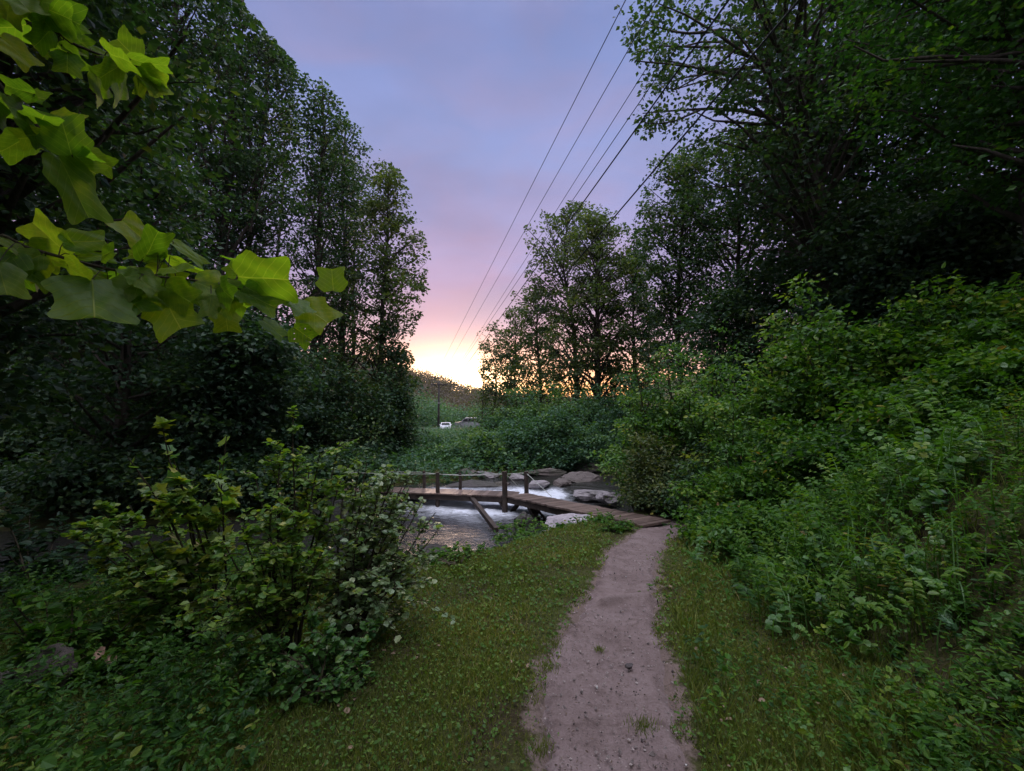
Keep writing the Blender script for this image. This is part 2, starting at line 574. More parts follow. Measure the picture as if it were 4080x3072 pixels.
def foliage_clumps(mb, cents, per, sig, ls, rng, tpl=T4, tint0=0.45, flat=0.55, updir=0.9, prune=True):
    cents = np.asarray(cents, float)
    m = len(cents)
    ctint = rng.normal(0, 0.16, m)
    cnt = rng.poisson(per * rng.uniform(0.35, 1.65, m))
    idx = np.repeat(np.arange(m), cnt)
    n = len(idx)
    off = rng.normal(size=(n, 3)) * np.array([sig, sig, sig * flat])
    C = cents[idx] + off * np.repeat(rng.uniform(0.75, 1.2, m), cnt)[:, None]
    if prune:
        px, py = proj(C)
        keep = ~(in_sky(px, py) & (C[:, 1] > 0.4))
        C, idx, off = C[keep], idx[keep], off[keep]
        n = len(C)
    d = rng.normal(size=(n, 3))
    d[:, 2] = d[:, 2] * 0.5 - 0.35
    d += 1.2 * norm(off)
    nr = rng.normal(size=(n, 3)) * 0.62
    nr[:, 2] += updir
    tint = tint0 + ctint[idx] + rng.normal(0, 0.16, n)
    leaves(mb, C, d, nr, ls * rng.uniform(0.65, 1.3, n), tpl, tint)


def tree(label, px=None, Y=10.0, top=None, R=2.0, pos=None, height=None, cs=0.2, nl=50, cl=5, per=40, ls=0.15, sig=0.36, lean=(0, 0), tr=None,
         prof="tall", mat=None, seed=1, tint0=0.45, name="broadleaf_tree", group=None, rise=0.35, trunk_px=None, tpl=T4, sweep=1.0, forks=None, xbias=0.0, bark=None, flat=0.42):
    rng = np.random.default_rng(seed)
    if pos is None:
        x = (px - 512) / FPX * Y
        pos = (x, Y)
    base = np.array([pos[0], pos[1], float(H(pos[0], pos[1])) - 0.08])
    if height is None:
        height = P(0, top, pos[1])[2] - base[2]
    tr = tr or 0.011 * height + 0.03
    root = empty(name, base, label, "tree", group)
    # trunk
    tt = np.linspace(0, 1, 9)
    wob = np.cumsum(rng.normal(0, 0.012, (9, 2)), axis=0) * height * 0.5
    wob -= wob[0]
    tp = np.zeros((9, 3))
    tp[:, 0] = lean[0] * tt ** sweep + wob[:, 0]
    tp[:, 1] = lean[1] * tt ** sweep + wob[:, 1]
    tp[:, 2] = tt * height * 0.97
    if trunk_px is not None:         # traced trunk line, at the tree's own distance
        q = np.array([P(a, b, pos[1]) for a, b in trunk_px]) - base
        zs = q[:, 2]
        tp[:, 0] = np.interp(tp[:, 2], zs, q[:, 0])
    wood = MB()
    rad = tr * (1 - 0.86 * tt ** 0.9)
    rad[0] *= 1.45
    rad[1] *= 1.05
    pf = blob_profile(prof)

    def at(t):
        return np.array([np.interp(t, tt, tp[:, i]) for i in range(3)])

    while len(tp) > 4:
        gx, gy = proj(tp[-1] + base)
        if in_sky(gx, gy) and gy > 3:
            tp = tp[:-1]
            rad = rad[:-1]
        else:
            break
    tube(wood, tp, rad, 9)
    tt = tt[:len(tp)]
    lob = rng.uniform(0, 6.28, 4)
    cents = []
    ga = rng.uniform(0, 6.28)
    limbs = [(cs + (1 - cs) * ((i + 0.5) / nl) ** 0.85, None) for i in range(nl)]
    if forks:
        limbs += [(None, f) for f in forks]
    for t, f in limbs:
        if f is None:
            ga += 2.39996 + rng.normal(0, 0.3)
            u = (t - cs) / (1 - cs)
            r = R * float(pf(np.array(u))) * rng.uniform(0.5, 1.12) * (1 + 0.28 * math.sin(2 * ga + lob[0] + 5 * u) + 0.16 * math.sin(9 * u + lob[1]))
            a0 = at(max(0.05, t - 0.10 * (1 - 0.5 * u)))
            tip = at(t) + np.array([math.cos(ga) * r + xbias * r, math.sin(ga) * r, r * rise * rng.uniform(0.3, 1.4)])
            lr = max(0.012, tr * 0.34 * (1 - 0.6 * u))
        else:
            a0 = P(*f[0], pos[1]) - base
            tip = P(*f[1], pos[1] + f[2]) - base
            lr = f[3]
            r = np.linalg.norm(tip - a0)
        if f is None:
            gx, gy = proj(tip + base)
            if in_sky(gx, gy):
                for _ in range(6):
                    tip = a0 + (tip - a0) * 0.8
                    gx, gy = proj(tip + base)
                    if not in_sky(gx, gy):
                        break
                else:
                    continue
        ss = np.linspace(0, 1, 6)
        pl = a0[None] + (tip - a0)[None] * ss[:, None]
        pl[:, 2] += np.sin(ss * math.pi) * (-0.09 if rng.uniform() < 0.5 else 0.12) * r
        pl += rng.normal(0, 0.022 * r, pl.shape) * ss[:, None]
        tube(wood, pl, lr * (1 - 0.85 * ss) + 0.004, 5, cap=False)
        nc = max(2, int(round(cl * 0.72 * (0.45 + 0.7 * r / R))))
        for c in range(nc):
            s = rng.uniform(0.25, 1.0) if c else 1.0
            p0 = np.array([np.interp(s, ss, pl[:, i]) for i in range(3)])
            o = rng.normal(size=3) * np.array([1, 1, 0.6]) * (0.10 + 0.16 * r) * (1.15 - 0.5 * s)
            q = p0 + o
            if c and rng.uniform() < 0.6:
                tube(wood, [p0, p0 + o * 0.55 + np.array([0, 0, 0.03]), q], [0.012, 0.008, 0.004], 3, cap=False)
            cents.append(q)
    wood.build("trunk", bark or M_BARK, root, smooth=True)
    cents = np.array(cents) + base
    fol = MB()
    foliage_clumps(fol, cents, per * 1.35, sig * 1.02, ls, rng, tpl, tint0, flat=flat)
    fol.build("crown", mat or M_TREE, root, loc=base)
    return root


def shrub(label, pos, R, h, n=22, per=40, ls=0.09, sig=0.2, seed=1, mat=None, tint0=0.45, tpl=T4, name="shrub", group=None, cat="shrub", lean=(0, 0), flat=0.6, fill=1.0, updir=0.9):
    """several stems from one root, each carrying leafy clumps; dome outline with uneven shoots"""
    rng = np.random.default_rng(seed)
    base = np.array([pos[0], pos[1], float(H(pos[0], pos[1])) - 0.05])
    root = empty(name, base, label, cat, group)
    wood = MB()
    cents, thin = [], []
    for i in range(n):
        a = i * 2.39996 + rng.normal(0, 0.3)
        q = math.sqrt((i + 0.5) / n)
        r = R * q * rng.uniform(0.65, 1.3)
        z = h * math.sqrt(max(0.05, 1 - 0.85 * q * q)) * rng.uniform(0.45, 1.18)
        tip = np.array([math.cos(a) * r + lean[0] * z / h, math.sin(a) * r + lean[1] * z / h, z])
        gx, gy = proj(tip + base)
        if in_sky(gx, gy):
            continue
        st = np.array([math.cos(a), math.sin(a), 0]) * 0.08 * R
        ss = np.linspace(0, 1, 5)
        pl = st[None] + (tip - st)[None] * ss[:, None]
        pl[:, :2] *= (0.55 + 0.45 * ss[:, None])
        pl += rng.normal(0, 0.03 * h, pl.shape) * ss[:, None]
        tube(wood, pl, (0.012 + 0.006 * h) * (1 - 0.8 * ss), 4, cap=False)
        for c in range(max(2, int(5 * fill))):
            s = 1.0 - 0.85 * (c / 5.0) * rng.uniform(0.6, 1.0)
            p0 = np.array([np.interp(s, ss, pl[:, k]) for k in range(3)])
            cents.append(p0 + rng.normal(size=3) * np.array([1, 1, 0.6]) * 0.10 * R)
    for i in range(n // 2):                  # long loose shoots that break the outline
        aa = rng.uniform(0, 6.283)
        el = rng.uniform(0.35, 1.35)
        ln = max(R, h) * rng.uniform(0.75, 1.25)
        tip = np.array([math.cos(aa) * math.cos(el) * R * 1.25, math.sin(aa) * math.cos(el) * R * 1.25, math.sin(el) * ln * 1.05 * min(1, h / ln)])
        gx, gy = proj(tip + base)
        if in_sky(gx, gy):
            continue
        p0 = tip * 0.55
        pl = p0 + (tip - p0) * np.linspace(0, 1, 4)[:, None] + np.array([0, 0, 1.0]) * (np.array([0, .05, .05, 0]) * h)[:, None]
        tube(wood, pl, [0.008, 0.006, 0.004, 0.002], 3, cap=False)
        for s in np.linspace(0.1, 1, 5):
            q = np.array([np.interp(s, np.linspace(0, 1, 4), pl[:, k]) for k in range(3)])
            thin.append(q)
    wood.build("stem", M_STEM, root, smooth=True)
    cents = np.array(cents) + base
    low = H(cents[:, 0], cents[:, 1]) + 0.1
    cents[:, 2] = np.maximum(cents[:, 2], low)
    fol = MB()
    foliage_clumps(fol, cents, per, sig, ls, rng, tpl, tint0, flat=flat, updir=updir)
    if thin:
        th = np.array(thin) + base
        th[:, 2] = np.maximum(th[:, 2], H(th[:, 0], th[:, 1]) + 0.1)
        foliage_clumps(fol, th, max(4, per * 0.16), sig * 0.42, ls * 1.05, rng, tpl, tint0 + 0.12, flat=0.6, updir=updir)
    fol.build("foliage", mat or M_BUSH, root, loc=base)
    return root



# ------------------------------------------------------------------ sky and light
world = bpy.data.worlds.new("World")
sc.world = world
world.use_nodes = True
nt = world.node_tree
nt.nodes.clear()
SUN_AZ = D2R(-7.0)       # measured from the view direction, towards the left
SUN_EL = D2R(3.0)
wo = nt.nodes.new("ShaderNodeOutputWorld")
tc = nt.nodes.new("ShaderNodeTexCoord")
sep = nt.nodes.new("ShaderNodeSeparateXYZ")
nt.links.new(tc.outputs["Generated"], sep.inputs[0])


def M(op, a, b=None, c=None, clamp=False):
    n = nt.nodes.new("ShaderNodeMath")
    n.operation = op
    n.use_clamp = clamp
    for i, v in enumerate((a, b, c)):
        if v is None:
            continue
        if isinstance(v, (int, float)):
            n.inputs[i].default_value = v
        else:
            nt.links.new(v, n.inputs[i])
    return n.outputs[0]


def mixc(fac, a, b, blend="MIX"):
    n = nt.nodes.new("ShaderNodeMix")
    n.data_type = "RGBA"
    n.blend_type = blend
    for i, v in ((0, fac), (6, a), (7, b)):
        if isinstance(v, (int, float)):
            n.inputs[i].default_value = v
        elif isinstance(v, tuple):
            n.inputs[i].default_value = (*v, 1)
        else:
            nt.links.new(v, n.inputs[i])
    return n.outputs[2]


X_, Y_, Z_ = sep.outputs
# large soft cloud streaks shift the height at which the colours change
mp = nt.nodes.new("ShaderNodeMapping")
mp.inputs["Scale"].default_value = (1.6, 1.6, 4.0)
mp.inputs["Rotation"].default_value = (0.0, D2R(-35), 0.2)
nt.links.new(tc.outputs["Generated"], mp.inputs[0])
cn = nt.nodes.new("ShaderNodeTexNoise")
cn.inputs["Scale"].default_value = 1.5
cn.inputs["Detail"].default_value = 5
cn.inputs["Roughness"].default_value = 0.5
nt.links.new(mp.outputs[0], cn.inputs["Vector"])
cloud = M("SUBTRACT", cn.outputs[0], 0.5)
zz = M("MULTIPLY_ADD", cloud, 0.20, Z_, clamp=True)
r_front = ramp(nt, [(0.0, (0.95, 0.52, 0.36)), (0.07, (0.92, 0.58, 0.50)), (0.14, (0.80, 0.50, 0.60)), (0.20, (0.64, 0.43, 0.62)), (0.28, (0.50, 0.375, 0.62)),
                    (0.40, (0.405, 0.36, 0.615)), (0.53, (0.335, 0.36, 0.64)), (0.70, (0.255, 0.295, 0.56)), (0.78, (0.30, 0.34, 0.60)), (0.88, (2.4, 2.4, 2.8)), (1.0, (5.6, 5.5, 6.2))])  # last stops: unseen zenith brightened as added fill light
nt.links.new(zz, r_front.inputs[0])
r_back = ramp(nt, [(0.0, (0.32, 0.29, 0.36)), (0.25, (0.38, 0.36, 0.46)), (0.6, (0.80, 0.79, 0.96)), (0.82, (2.3, 2.28, 2.6)), (1.0, (4.4, 4.3, 4.8))])  # unseen sky behind the camera, brightened overhead as added fill light
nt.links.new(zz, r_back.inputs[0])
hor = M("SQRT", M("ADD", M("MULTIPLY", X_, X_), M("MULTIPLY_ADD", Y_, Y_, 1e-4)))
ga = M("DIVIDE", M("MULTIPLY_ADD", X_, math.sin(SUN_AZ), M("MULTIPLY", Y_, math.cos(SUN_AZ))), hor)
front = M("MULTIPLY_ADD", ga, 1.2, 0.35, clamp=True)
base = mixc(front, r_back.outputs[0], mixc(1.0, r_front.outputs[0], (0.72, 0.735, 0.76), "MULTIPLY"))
cn2 = nt.nodes.new("ShaderNodeTexNoise")
cn2.inputs["Scale"].default_value = 2.6
cn2.inputs["Detail"].default_value = 6
cn2.inputs["Roughness"].default_value = 0.55
cn2.inputs["Distortion"].default_value = 0.6
nt.links.new(mp.outputs[0], cn2.inputs["Vector"])
cw = M("MULTIPLY_ADD", cn2.outputs[0], 3.2, -1.25, clamp=True)
base = mixc(M("MULTIPLY", cw, 0.65), base, mixc(1.0, base, (1.16, 0.98, 0.94), "MULTIPLY"))
base = mixc(M("MULTIPLY", M("SUBTRACT", 1.0, cw), 0.55), base, mixc(1.0, base, (0.86, 0.98, 1.06), "MULTIPLY"))
# glow where the sun has just gone behind the hill
gx = M("MULTIPLY_ADD", X_, math.cos(SUN_AZ), M("MULTIPLY", Y_, -math.sin(SUN_AZ)))
fwd = M("GREATER_THAN", ga, 0.0)
d1 = M("ADD", M("POWER", M("ABSOLUTE", M("DIVIDE", gx, 0.125)), 2.0), M("POWER", M("ABSOLUTE", M("DIVIDE", M("SUBTRACT", Z_, 0.050), 0.062)), 2.0))
g1 = M("MULTIPLY", M("EXPONENT", M("MULTIPLY", d1, -1.0)), fwd)
d2 = M("ADD", M("POWER", M("ABSOLUTE", M("DIVIDE", M("SUBTRACT", gx, 0.12), 0.40)), 2.0), M("POWER", M("ABSOLUTE", M("DIVIDE", M("SUBTRACT", Z_, 0.02), 0.105)), 2.0))
g2 = M("MULTIPLY", M("EXPONENT", M("MULTIPLY", d2, -1.0)), fwd)


def scale_col(col, f):
    n = nt.nodes.new("ShaderNodeVectorMath")
    n.operation = "SCALE"
    n.inputs[0].default_value = col
    nt.links.new(f, n.inputs["Scale"])
    return n.outputs[0]


def addv(a, b):
    n = nt.nodes.new("ShaderNodeVectorMath")
    n.operation = "ADD"
    nt.links.new(a, n.inputs[0])
    nt.links.new(b, n.inputs[1])
    return n.outputs[0]


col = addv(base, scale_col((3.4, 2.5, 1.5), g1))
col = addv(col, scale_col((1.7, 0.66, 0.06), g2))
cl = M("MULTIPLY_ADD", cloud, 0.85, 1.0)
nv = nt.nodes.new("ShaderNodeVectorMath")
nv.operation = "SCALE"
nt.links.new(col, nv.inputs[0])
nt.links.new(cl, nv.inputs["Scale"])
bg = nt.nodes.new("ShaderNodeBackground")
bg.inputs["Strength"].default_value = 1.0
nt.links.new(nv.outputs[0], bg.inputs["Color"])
sky = nt.nodes.new("ShaderNodeTexSky")
sky.sky_type = "NISHITA"
sky.sun_disc = False
sky.sun_elevation = SUN_EL
sky.sun_rotation = SUN_AZ
bg2 = nt.nodes.new("ShaderNodeBackground")
bg2.inputs["Strength"].default_value = 0.02
nt.links.new(sky.outputs[0], bg2.inputs["Color"])
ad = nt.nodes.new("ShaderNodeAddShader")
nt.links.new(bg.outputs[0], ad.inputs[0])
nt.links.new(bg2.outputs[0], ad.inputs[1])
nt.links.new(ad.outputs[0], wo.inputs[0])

sun = bpy.data.lights.new("sun", "SUN")
sun.energy = 0.5
sun.angle = D2R(14)
sun.color = (1.0, 0.72, 0.52)
suno = bpy.data.objects.new("sun", sun)
COL.objects.link(suno)
sd_ = Vector((math.sin(SUN_AZ) * math.cos(D2R(7)), math.cos(SUN_AZ) * math.cos(D2R(7)), math.sin(D2R(7))))
suno.rotation_euler = sd_.to_track_quat("Z", "Y").to_euler()
suno.location = (0, 0, 30)

sc.view_settings.view_transform = "Standard"
sc.view_settings.look = "None"
sc.view_settings.gamma = 1.0
sc.view_settings.exposure = 0.3
sc.cycles.max_bounces = 5
sc.cycles.diffuse_bounces = 1
sc.cycles.glossy_bounces = 3
sc.cycles.transmission_bounces = 4
sc.cycles.use_denoising = True
sc.cycles.sample_clamp_indirect = 4.0

# ------------------------------------------------------------------ path outline
EDGE = [(1700, 1172, 1492), (1666, 1172, 1484), (1600, 1165, 1475), (1500, 1152, 1460), (1450, 1160, 1450), (1400, 1190, 1440), (1350, 1225, 1425), (1305, 1255, 1420), (1250, 1290, 1420),
        (1200, 1302, 1424), (1180, 1322, 1440), (1150, 1370, 1466), (1132, 1380, 1480), (1122, 1392, 1474)]
K2 = 1024 / 2212
pl_, pr_ = [], []
for y_, a_, b_ in EDGE:
    pl_.append(ground_at_pixel(a_ * K2, y_ * K2))
    pr_.append(ground_at_pixel(b_ * K2, y_ * K2))
pl_, pr_ = np.array(pl_), np.array(pr_)
pl_ = np.vstack([[pl_[0][0] - 0.02, -4, 0], pl_])
pr_ = np.vstack([[pr_[0][0] + 0.05, -4, 0], pr_])
PATH_END = float((pl_[-1][1] + pr_[-1][1]) / 2)


def path_edges(y):
    return np.interp(y, pl_[:, 1], pl_[:, 0]), np.interp(y, pr_[:, 1], pr_[:, 0])


def rag_l(y):
    y = np.asarray(y, float)
    return 0.07 * vnoise(y, 0 * y, 5.0, 51) + 0.05 * vnoise(y, 0 * y, 17.0, 52) + 0.03 * vnoise(y, 0 * y, 48.0, 53)


def rag_r(y):
    y = np.asarray(y, float)
    return 0.07 * vnoise(y, 0 * y, 4.2, 54) + 0.05 * vnoise(y, 0 * y, 15.0, 55) + 0.03 * vnoise(y, 0 * y, 43.0, 56)


def on_path(x, y, pad=0.0):
    l, r = path_edges(y)
    rag, rag2 = rag_l(y), rag_r(y)
    return (x > l + rag + pad) & (x < r + rag2 - pad) & (y < PATH_END)


# ground: one sheet out to the horizon, fine close by
def axis(n, near, far):
    u = np.linspace(-1, 1, n)
    a = 7.5
    return np.sinh(u * a) / math.sinh(a) * far


ax = axis(420, 0, 900.0)
ay = axis(420, 0, 900.0) + 6.0
GX, GY = np.meshgrid(ax, ay)
GZ = H(GX, GY)
gl, gr = path_edges(GY)
inside = sstep(-0.02, 0.10, np.minimum(GX - gl, gr - GX)) * (GY < PATH_END + 0.1)
GZ = GZ - 0.05 * inside
mb = MB()
nx = len(ax)
I = np.arange(len(ay) - 1)[:, None] * nx + np.arange(nx - 1)[None, :]
mb.add(np.stack([GX, GY, GZ], -1).reshape(-1, 3), [np.stack([I, I + 1, I + nx + 1, I + nx], -1).reshape(-1, 4)], (np.exp(-np.clip(np.maximum(gl - GX, GX - gr), 0, 9) / 0.22) * (GY < PATH_END + 0.5) * 0.62).ravel())
tag(mb.build("ground", ground_material(), smooth=True), kind="structure")

# dirt trail
ys = np.concatenate([np.arange(-4, 1.4, 0.2), np.arange(1.4, 3.5, 0.012), np.arange(3.5, PATH_END, 0.02)])
nc = 40
us = np.linspace(0, 1, nc)
l, r = path_edges(ys)
rl = rag_l(ys) - 0.01
rr = rag_r(ys) + 0.01
PX = (l + rl)[:, None] * (1 - us) + (r + rr)[:, None] * us
PY = np.repeat(ys[:, None], nc, 1)
STEP_Y = float(ground_at_pixel(1340 * K2, 1308 * K2)[1])
PZ = H(PX, PY) + 0.004
PZ += 0.065 * np.exp(-((PY - STEP_Y - 0.10 * np.sin((us[None] - 0.3) * 4)) / 0.045) ** 2) * sstep(0.05, 0.3, us)[None]
PZ += 0.03 * sstep(STEP_Y - 0.06, STEP_Y + 0.02, PY) * (1 - sstep(STEP_Y + 0.1, STEP_Y + 1.2, PY))
PZ += 0.012 * vnoise(PX, PY, 5.0, 21) + 0.007 * vnoise(PX, PY, 14.0, 22) + 0.004 * vnoise(PX, PY, 33.0, 23) - 0.02 * np.exp(-((us[None] - 0.5) / 0.25) ** 2)
PZ -= 0.05 * (1 - sstep(0, 0.14, np.minimum(us, 1 - us)))[None]
mb = MB()
I = np.arange(len(ys) - 1)[:, None] * nc + np.arange(nc - 1)[None, :]
mb.add(np.stack([PX, PY, PZ], -1).reshape(-1, 3), [np.stack([I, I + 1, I + nc + 1, I + nc], -1).reshape(-1, 4)])
tag(mb.build("path", path_material(), smooth=True), kind="structure")

# stream water
wx = np.arange(-30, 14, 0.09)
wy = np.arange(4.5, 24, 0.09)
WX, WY = np.meshgrid(wx, wy)
sd, hw = stream_dist(WX, WY)
keep = sd < hw + 0.7
rapid = np.exp(-(((WX + 0.5) / 2.4) ** 2 + ((WY - 13.3) / 1.5) ** 2)) + 0.5 * np.exp(-(((WX - 0.6) / 0.7) ** 2 + ((WY - 14.4) / 0.5) ** 2)) \
    + 0.6 * np.exp(-(((WX - 1.5) / 0.35) ** 2 + ((WY - 14.6) / 0.4) ** 2)) + 0.7 * np.exp(-(((WX + 2.4) / 0.6) ** 2 + ((WY - 14.0) / 0.5) ** 2))
rapid = np.clip(rapid, 0, 1)
WZ = WATER_Z + 0.012 * vnoise(WX, WY, 5.0, 31) + 0.02 * vnoise(WX, WY * 2, 2.2, 32) + rapid * (0.05 * vnoise(WX, WY, 9.0, 33) + 0.03 * vnoise(WX, WY, 19, 34))
WZ += 0.34 * sstep(13.4, 15.2, WY - 0.25 * WX) * (WX > -6)
tint = rapid * 0.70 + 0.10 * np.clip(vnoise(WX, WY * 2.5, 2.5, 35), 0, 1)
idx = -np.ones(WX.shape, int)
idx[keep] = np.arange(keep.sum())
q = np.stack([idx[:-1, :-1], idx[:-1, 1:], idx[1:, 1:], idx[1:, :-1]], -1).reshape(-1, 4)
q = q[(q >= 0).all(1)]
mb = MB()
mb.add(np.stack([WX, WY, WZ], -1)[keep], [q], tint[keep])
tag(mb.build("water", water_material(), smooth=True), kind="structure")


# ------------------------------------------------------------------ rocks
def ico(n):
    import bmesh
    bm = bmesh.new()
    bmesh.ops.create_icosphere(bm, subdivisions=n, radius=1.0)
    V = np.array([v.co[:] for v in bm.verts])
    F = np.array([[v.index for v in f.verts] for f in bm.faces])
    bm.free()
    return V, F


ICO = ico(5)


def rock(label, pos, size, rot=0.0, seed=1, mat=None, sink=0.25, z=None, group="rocks along the stream", name="boulder"):
    V, F = ICO
    r = np.random.default_rng(seed)
    o = r.uniform(-50, 50, 3)
    D = np.array([mnoise.fractal(Vector(v * 1.1 + o), 1.0, 2.0, 5) for v in V])
    ridged = np.array([abs(mnoise.noise(Vector(v * 1.7 + o * 0.7))) for v in V])
    W = V * (1 + 0.22 * D - 0.25 * ridged)[:, None]
    for k in range(15):                      # broken flat faces
        n = norm(r.normal(size=3) * np.array([1, 1, 0.9]))
        d = r.uniform(0.42, 0.78)
        e = np.clip(W @ n - d, 0, None)
        W = W - (e * 0.95)[:, None] * n
    D2 = np.array([mnoise.fractal(Vector(v * 3.3 + o), 1.0, 2.0, 5) for v in V])
    W = W * (1 + 0.07 * D2)[:, None]
    W = W / np.abs(W).max(0)
    W = W * np.array(size) * 0.5
    c, s = math.cos(rot), math.sin(rot)
    W = np.stack([W[:, 0] * c - W[:, 1] * s, W[:, 0] * s + W[:, 1] * c, W[:, 2]], -1)
    if z is None:
        z = float(H(pos[0], pos[1]))
    mb = MB()
    mb.add(W, [F])
    ob = mb.build(name, mat or M_ROCK, smooth=True)
    ob.location = (pos[0], pos[1], z + size[2] * (0.5 - sink))
    return tag(ob, label, "rock", group)


def at_px(px, Y):
    return ((px - 512) / FPX * Y, Y)


rock("broad pale grey boulder lying under the near end of the footbridge", at_px(568, 9.2), (1.25, 0.9, 0.66), 0.3, 3, M_BOULDER, 0.25, z=-1.02)
rock("small pale boulder wedged against the broad pale boulder under the ramp", at_px(600, 9.4), (0.5, 0.4, 0.35), 0.3, 4, M_ROCKP, 0.3, z=-0.95)
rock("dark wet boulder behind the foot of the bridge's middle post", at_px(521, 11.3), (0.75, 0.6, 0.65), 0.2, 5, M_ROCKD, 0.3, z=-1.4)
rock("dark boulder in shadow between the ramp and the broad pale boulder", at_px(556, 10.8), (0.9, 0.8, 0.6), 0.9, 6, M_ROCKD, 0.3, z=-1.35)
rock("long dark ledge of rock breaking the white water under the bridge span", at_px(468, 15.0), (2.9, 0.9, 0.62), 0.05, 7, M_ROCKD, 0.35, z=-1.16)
rock("rounded brown rock in the white water at the right end of the ledge", at_px(500, 15.2), (0.9, 0.8, 0.5), 0.4, 8, M_ROCK, 0.35, z=-1.12)
rock("flat grey rock behind the bridge deck left of the twin rear posts", at_px(470, 17.2), (1.4, 0.9, 0.62), 0.1, 9, M_ROCK, 0.3, z=-1.05)
rock("pale flat rock behind the deck just left of the middle post", at_px(487, 17.0), (1.1, 0.8, 0.5), 0.5, 10, M_ROCKP, 0.3, z=-1.05)
rock("small white topped rock between the middle post and the rear bend post", at_px(515, 16.4), (0.9, 0.6, 0.42), 0.2, 11, M_ROCKP, 0.3, z=-1.0)
rock("low reddish brown rock shelf behind the ramp's upper rope", at_px(543, 17.6), (2.0, 1.0, 0.42), 0.0, 12, M_ROCK, 0.3, z=-0.95)
rock("wide slabby rock beside the small white chute above the ramp", at_px(582, 16.2), (1.7, 1.0, 0.62), 0.25, 13, M_ROCK, 0.3, z=-1.05)
rock("pale sloping rock slab directly above the middle of the ramp", at_px(594, 14.2), (1.6, 0.9, 0.5), -0.1, 14, M_ROCKP, 0.35, z=-1.15)
rock("grey rock slab beside the dark bush above the ramp", at_px(606, 13.3), (1.0, 0.7, 0.42), 0.5, 15, M_ROCKP, 0.35, z=-1.1)
rock("low pale rock between the rear bend post and the ramp's upper rope", at_px(538, 15.0), (0.9, 0.6, 0.40), 0.3, 23, M_ROCKP, 0.3, z=-1.0)
rock("brown rock breaking the small chute above the ramp", at_px(561, 15.4), (0.8, 0.6, 0.42), 0.9, 24, M_ROCK, 0.3, z=-1.0)
rock("distant brown rock shelf upstream under the dark bushes", at_px(596, 18.6), (2.4, 1.1, 0.5), 0.2, 16, M_ROCK, 0.3, z=-0.85)
rock("grey rounded rock standing in the stream below the long brace", at_px(434, 8.9), (0.66, 0.5, 0.42), 0.3, 17, M_ROCKD, 0.3, z=-1.36)
rock("pink lit flat rock at the water's edge beside the bush", at_px(425, 7.0), (0.55, 0.4, 0.28), 0.6, 18, M_ROCKP, 0.35, z=-1.22)
rock("rough pale shore rock below the grassy bank, longer of two", at_px(450, 7.3), (0.9, 0.5, 0.30), -0.2, 19, M_ROCKP, 0.35, z=-1.2)
rock("rough pale shore rock below the grassy bank, nearer the bush", at_px(392, 6.8), (0.6, 0.45, 0.34), 0.4, 20, M_ROCKP, 0.35, z=-1.2)
rock("mossy boulder half buried in dark undergrowth beside the tan dead leaf", at_px(58, 2.75), (0.40, 0.34, 0.36), 0.3, 21, M_ROCK, 0.22, group="rocks in the undergrowth")
rock("grey boulder cut by the picture edge below the dark undergrowth", at_px(8, 2.6), (0.30, 0.3, 0.34), 1.1, 22, M_ROCK, 0.3, group="rocks in the undergrowth")

# ------------------------------------------------------------------ footbridge
E_ = np.array([2.78, 8.35, -0.53])
B_ = np.array([0.02, 13.05, -0.87])
L_ = np.array([-7.6, 14.35, -0.84])
BW = 0.78
bridge = empty("footbridge", (0.0, 13.0, -0.87), "narrow wooden plank footbridge with rope rails crossing the rocky stream", "footbridge")
BO = np.array([0.0, 13.0, -0.87])


def box8(mb, c, ux, uy, uz, tint=0.5):
    s = np.array([(-1, -1, -1), (1, -1, -1), (1, 1, -1), (-1, 1, -1), (-1, -1, 1), (1, -1, 1), (1, 1, 1), (-1, 1, 1)], float) * 0.5
    V = c + s[:, 0:1] * ux + s[:, 1:2] * uy + s[:, 2:3] * uz
    mb.add(V, [np.array([[0, 3, 2, 1], [4, 5, 6, 7], [0, 1, 5, 4], [1, 2, 6, 5], [2, 3, 7, 6], [3, 0, 4, 7]])], tint)


def bar(mb, a, b, w, h=None, tint=0.5):
    a, b = np.asarray(a, float), np.asarray(b, float)
    d = b - a
    L = np.linalg.norm(d)
    d = d / L
    ref = np.array([0, 0, 1.0]) if abs(d[2]) < 0.9 else np.array([1.0, 0, 0])
    s = norm(np.cross(d, ref))
    u = np.cross(s, d)
    box8(mb, (a + b) / 2, d * L, s * w, u * (h or w), tint)


def deck(a, b, name):
    d = (b - a)
    Ld = np.linalg.norm(d)
    d = d / Ld
    s = norm(np.cross(d, [0, 0, 1.0]))
    u = np.cross(s, d)
    m_ = MB()
    rr_ = np.random.default_rng(5)
    w = 0.145
    n = int(Ld / w)
    for i in range(n):
        c = a + d * ((i + 0.5) * Ld / n) + u * rr_.normal(0, 0.003) + s * rr_.normal(0, 0.012)
        box8(m_, c, d * (Ld / n - 0.008), s * (BW + rr_.normal(0, 0.015)), u * 0.04, rr_.uniform(0.1, 0.9))
    return m_.build(name, M_PLANK, bridge, loc=BO)


def beams(a, b):
    d = norm(b - a)
    s = norm(np.cross(d, [0, 0, 1.0]))
    for k in (-1, 1):
        m_ = MB()
        o = s * (BW * 0.5 - 0.07) * k + np.array([0, 0, -0.10])
        bar(m_, a + o, b + o, 0.08, 0.15, 0.2)
        m_.build("beam", M_TIMBER, bridge, loc=BO)
    return s


deck(E_, B_ + (E_ - B_) * 0.03, "ramp_deck")
deck(B_ - (L_ - B_) * 0.02 + np.array([0, 0, .003]), L_, "span_deck")
beams(E_ + (B_ - E_) * 0.04, B_)
beams(B_, L_)


